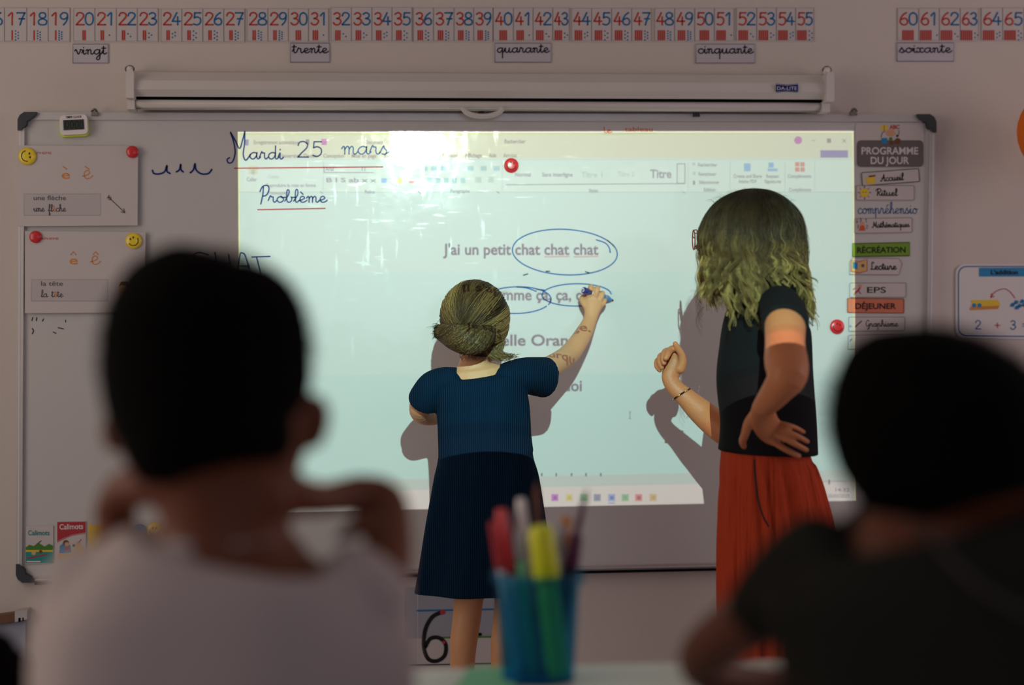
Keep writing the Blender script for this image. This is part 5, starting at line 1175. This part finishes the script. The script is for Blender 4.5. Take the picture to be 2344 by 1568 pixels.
# boy in white
A0 = 1.22
bc = Pa(510, 1500, A0)
boy = thing('person', (bc.x, bc.y, 0), 'boy with short black hair and white T-shirt, hands at his neck, seated front left', 'person')
bm = bmesh.new()
la(bm, [(478, 640, A0+.01, 130, 130), (476, 690, A0+.01, 185, 190), (476, 760, A0+.01, 208, 220), (478, 860, A0+.01, 218, 226), (485, 950, A0+.01, 218, 214), (495, 1030, A0+.015, 208, 190), (500, 1100, A0+.02, 178, 150), (502, 1150, A0+.03, 140, 120)], dh=.2)
la(bm, [(505, 1050, A0, 158, 130), (510, 1140, A0, 150, 125), (515, 1220, A0, 150, 125), (515, 1290, A0, 220, 150)], dome=(False, True))
la(bm, [(515, 1280, A0, 200, 120), (512, 1380, A0, 330, 190), (512, 1550, A0, 350, 220), (515, 1800, A0, 300, 210), (515, 2050, A0, 290, 210)])
la(bm, [(722, 915, A0+.01, 18, 24), (734, 940, A0+.005, 24, 26), (734, 975, A0+.005, 22, 26), (722, 1018, A0+.01, 16, 22)], n=14)
la(bm, [(252, 950, A0+.01, 14, 22), (246, 985, A0+.01, 18, 24), (256, 1030, A0+.01, 14, 20)], n=14)
la(bm, [(850, 1370, A0, 80, 75), (885, 1290, A0+.02, 62, 60), (893, 1210, A0+.06, 52, 52), (880, 1146, A0+.09, 50, 50), (820, 1132, A0+.08, 46, 46), (750, 1142, A0+.05, 40, 42), (700, 1140, A0+.02, 46, 34), (640, 1130, A0-.01, 50, 24)])
la(bm, [(835, 1190, A0+.04, 26, 30), (800, 1215, A0+.03, 20, 24), (778, 1232, A0+.03, 15, 18)], n=12)
for k in range(4): la(bm, [(660, 1106+k*20, A0-.015, 12, 12), (610, 1108+k*19, A0-.03, 11, 11), (568, 1116+k*17, A0-.035, 9, 9)], n=10)
la(bm, [(690, 1110, A0, 14, 14), (670, 1075, A0-.01, 12, 12), (660, 1050, A0-.01, 10, 10)], n=10)
la(bm, [(190, 1370, A0, 80, 75), (240, 1290, A0+.04, 60, 58), (270, 1235, A0+.08, 52, 52), (262, 1170, A0+.07, 48, 48), (290, 1120, A0+.05, 50, 46), (350, 1110, A0+.01, 50, 34)])
for k in range(4): la(bm, [(350, 1085+k*20, A0-.0, 12, 12), (395, 1090+k*19, A0-.03, 11, 11), (430, 1100+k*17, A0-.04, 9, 9)], n=10)
la(bm, [(310, 1100, A0, 14, 14), (325, 1065, A0, 12, 12), (335, 1045, A0, 10, 10)], n=10)
la(bm, [(482, 880, A0+.088, 12, 10), (484, 930, A0+.100, 20, 18), (485, 950, A0+.096, 26, 16)], n=12)
fuse('body', bm, .005, 'skind', boy, 4)
face(boy, 482, 880, A0+.094)
bm = bmesh.new()
la(bm, [(478, 574, A0, 60, 66), (476, 582, A0, 105, 112), (474, 602, A0, 152, 162), (472, 640, A0, 192, 206), (472, 700, A0, 222, 240), (473, 780, A0, 236, 258), (474, 860, A0-.002, 240, 264), (478, 930, A0-.006, 230, 260), (490, 1000, A0-.012, 204, 242), (508, 1055, A0-.018, 176, 210), (516, 1092, A0-.022, 136, 164)], n=32, dh=.1, dome=(True, False),
   mod=lambda t, a: 1+.012*noise.noise(Vector((math.cos(a)*3, math.sin(a)*3, t*9))))
fuse('hair', bm, .006, 'haird', boy, 2)
S = Strands(); hc = Pa(474, 800, A0); k0 = mpp(hc)
for i in range(3000):
    v = Vector((g(), g(), g()+.5)).normalized()
    if v.z < -.7: continue
    p = hc+Vector((v.x*236*k0, v.y*258*k0, v.z*226*k0)); L = .003+.007*rnd(); d2 = (v+Vector((g(.3), g(.3), .35))).normalized(); S.add([p, p+d2*L*.5, p+d2*L+Vector((0, 0, -L*.2))], .0004, .0002, [(.003, .0025, .002)]*3)
S.build('short_hair_strands', boy)
bm = bmesh.new()
la(bm, [(515, 1236, A0-.002, 150, 112), (512, 1256, A0, 195, 142), (506, 1280, A0, 270, 175), (505, 1315, A0, 345, 205), (508, 1375, A0, 402, 225), (510, 1470, A0, 428, 235), (512, 1600, A0, 432, 240), (515, 1800, A0, 400, 240), (515, 2150, A0, 370, 240)], n=64, mod=fold(.04, 6, 1.2), dome=(False, False))
la(bm, [(800, 1330, A0, 90, 90), (858, 1360, A0, 86, 85), (880, 1400, A0+.0, 62, 80)], n=24, dome=(True, False)); la(bm, [(230, 1330, A0, 90, 90), (180, 1350, A0, 88, 85), (150, 1420, A0+.0, 62, 80)], n=24, dome=(True, False))
la(bm, [(480+210*math.cos(a), 1236-30*math.sin(a), A0-.03, 10, 10) for a in ()] or [(380, 1228, A0-.035, 9, 9), (440, 1244, A0-.045, 9, 9), (515, 1248, A0-.048, 9, 9), (600, 1240, A0-.045, 9, 9), (655, 1224, A0-.035, 9, 9)], n=10)
fuse('t_shirt', bm, .006, 'shirt', boy, 4)
legs(boy, bc); seat('c', bc, 'wooden school chair under the boy in white')
# boy on the right, turned
A1 = 1.16
bc = Pa(2180, 1500, A1)
boy2 = thing('person', (bc.x, bc.y, 0), 'dark-haired boy in a charcoal T-shirt leaning on the table at the right', 'person')
bm = bmesh.new()
la(bm, [(2135, 800, A1, 120, 130), (2130, 860, A1, 190, 200), (2140, 930, A1, 232, 245), (2160, 1020, A1+.01, 232, 235), (2195, 1100, A1+.02, 205, 200), (2230, 1170, A1+.03, 160, 150), (2260, 1220, A1+.04, 110, 100)], dh=.2)
la(bm, [(2395, 1020, A1+.06, 16, 16), (2412, 1050, A1+.06, 20, 18), (2402, 1068, A1+.06, 16, 16)], n=12)
la(bm, [(2165, 1080, A1, 150, 130), (2165, 1160, A1, 155, 130), (2165, 1230, A1, 230, 150)], dome=(False, True))
la(bm, [(2165, 1240, A1, 240, 150), (2180, 1400, A1, 320, 190), (2190, 1650, A1, 340, 220), (2190, 2050, A1, 310, 220)])
la(bm, [(1870, 1300, A1+.01, 72, 66), (1765, 1385, A1+.05, 76, 72), (1668, 1448, A1+.12, 66, 64), (1608, 1502, A1+.18, 56, 56), (1622, 1540, A1+.21, 50, 50), (1700, 1560, A1+.24, 42, 42), (1790, 1562, A1+.26, 34, 32), (1840, 1562, A1+.27, 36, 24)])
for k in range(4): la(bm, [(1840, 1540+k*14, A1+.27, 9, 9), (1890, 1540+k*15, A1+.28, 9, 9), (1920, 1544+k*15, A1+.285, 8, 8)], n=10)
la(bm, [(1830, 1545, A1+.26, 11, 11), (1850, 1520, A1+.27, 10, 10), (1870, 1508, A1+.27, 8, 8)], n=10)
la(bm, [(2460, 1330, A1+.01, 62, 60), (2520, 1450, A1+.06, 66, 64), (2500, 1560, A1+.16, 52, 52), (2400, 1570, A1+.24, 40, 38), (2330, 1566, A1+.26, 36, 28)])
for k in range(4): la(bm, [(2330, 1548+k*12, A1+.26, 8, 8), (2290, 1550+k*13, A1+.27, 8, 8), (2265, 1552+k*13, A1+.27, 7, 7)], n=10)
la(bm, [(2160, 960, A1+.092, 12, 10), (2165, 1010, A1+.106, 20, 18), (2168, 1030, A1+.102, 26, 16)], n=12)
fuse('body', bm, .005, 'skind', boy2, 4)
face(boy2, 2160, 965, A1+.096)
bm = bmesh.new()
la(bm, [(2138, 750, A1, 60, 66), (2137, 760, A1, 105, 112), (2134, 786, A1, 162, 172), (2131, 835, A1, 210, 224), (2138, 910, A1, 242, 258), (2152, 980, A1-.004, 250, 262), (2182, 1050, A1-.012, 238, 244), (2212, 1110, A1-.02, 208, 210), (2232, 1165, A1-.025, 150, 155)], n=32, dh=.1, dome=(True, False),
   mod=lambda t, a: 1+.02*noise.noise(Vector((math.cos(a)*3, math.sin(a)*3, t*9))))
fuse('hair', bm, .006, 'haird', boy2, 2)
S = Strands(); hc = Pa(2138, 950, A1); k0 = mpp(hc)
for i in range(2500):
    v = Vector((g(), g(), g()+.5)).normalized()
    if v.z < -.6: continue
    p = hc+Vector((v.x*238*k0, v.y*250*k0, v.z*196*k0)); L = .003+.008*rnd(); d2 = (v+Vector((g(.4), g(.4), .3))).normalized(); S.add([p, p+d2*L*.5, p+d2*L+Vector((0, 0, -L*.2))], .0004, .0002, [(.003, .0025, .002)]*3)
S.build('short_hair_strands', boy2)
bm = bmesh.new()
la(bm, [(2140, 1148, A1-.005, 190, 130), (2145, 1172, A1, 280, 165), (2155, 1210, A1, 365, 195), (2170, 1270, A1, 440, 220), (2180, 1350, A1, 455, 235), (2185, 1450, A1, 430, 240), (2190, 1600, A1, 405, 245), (2190, 1850, A1, 380, 245), (2190, 2150, A1, 360, 245)], n=64, mod=fold(.03, 5, .7), dome=(False, False))
la(bm, [(1880, 1260, A1, 95, 92), (1820, 1310, A1+.02, 96, 90), (1765, 1375, A1+.045, 92, 86), (1745, 1405, A1+.06, 90, 84)], n=28, dome=(True, False))
la(bm, [(2440, 1280, A1, 95, 92), (2500, 1340, A1+.02, 92, 86), (2515, 1430, A1+.05, 86, 80)], n=28, dome=(True, False))
fuse('t_shirt', bm, .006, 'darktee', boy2, 4)
bm = bmesh.new(); la(bm, [(2085, 1190, A1-.062, 8, 8), (2130, 1222, A1-.072, 9, 9), (2180, 1285, A1-.086, 10, 10), (2250, 1350, A1-.093, 10, 10), (2340, 1400, A1-.09, 10, 10), (2430, 1420, A1-.075, 9, 9)], n=10)
fuse('shoulder_stripe', bm, .003, 'stripe', boy2, 2)
legs(boy2, bc); seat('c', bc, 'wooden school chair under the boy in charcoal')
# child at the lower left corner
A2 = 1.52
bc = Pa(-40, 1900, A2)
kid = thing('person', (bc.x, bc.y, 0), 'dark-haired child whose head only just enters the lower left corner', 'person')
bm = bmesh.new()
la(bm, [(-25, 1500, A2, 60, 70), (-25, 1560, A2, 118, 130), (-22, 1650, A2, 138, 150), (-20, 1740, A2, 120, 125), (-18, 1800, A2+.02, 70, 80)]); la(bm, [(-20, 1740, A2, 80, 75), (-20, 1850, A2, 90, 80)])
for s_ in (-1, 1): la(bm, [(-22+s_*150, 1880, A2, 55, 55), (-22+s_*190, 1960, A2+.05, 45, 45), (-22+s_*150, 2020, A2+.14, 38, 38), (-22+s_*100, 2030, A2+.22, 32, 26)])
la(bm, [(-22, 1640, A2+.072, 8, 8), (-22, 1675, A2+.082, 14, 12), (-22, 1688, A2+.078, 16, 10)], n=12)
fuse('body', bm, .006, 'skind', kid, 3)
face(kid, -22, 1640, A2+.072, .6)
bm = bmesh.new(); la(bm, [(-25, 1490, A2, 60, 70), (-25, 1530, A2, 104, 115), (-25, 1590, A2, 136, 148), (-24, 1660, A2-.005, 146, 156), (-22, 1730, A2-.015, 118, 130), (-22, 1780, A2-.02, 70, 80)]); fuse('hair', bm, .006, 'haird', kid, 3)
bm = bmesh.new(); la(bm, [(-20, 1830, A2, 110, 90), (-22, 1870, A2, 210, 130), (-22, 1960, A2, 260, 160), (-22, 2200, A2, 240, 160), (-22, 2330, A2, 230, 160)], n=32, dome=(False, False)); fuse('t_shirt', bm, .006, 'darktee', kid, 3)
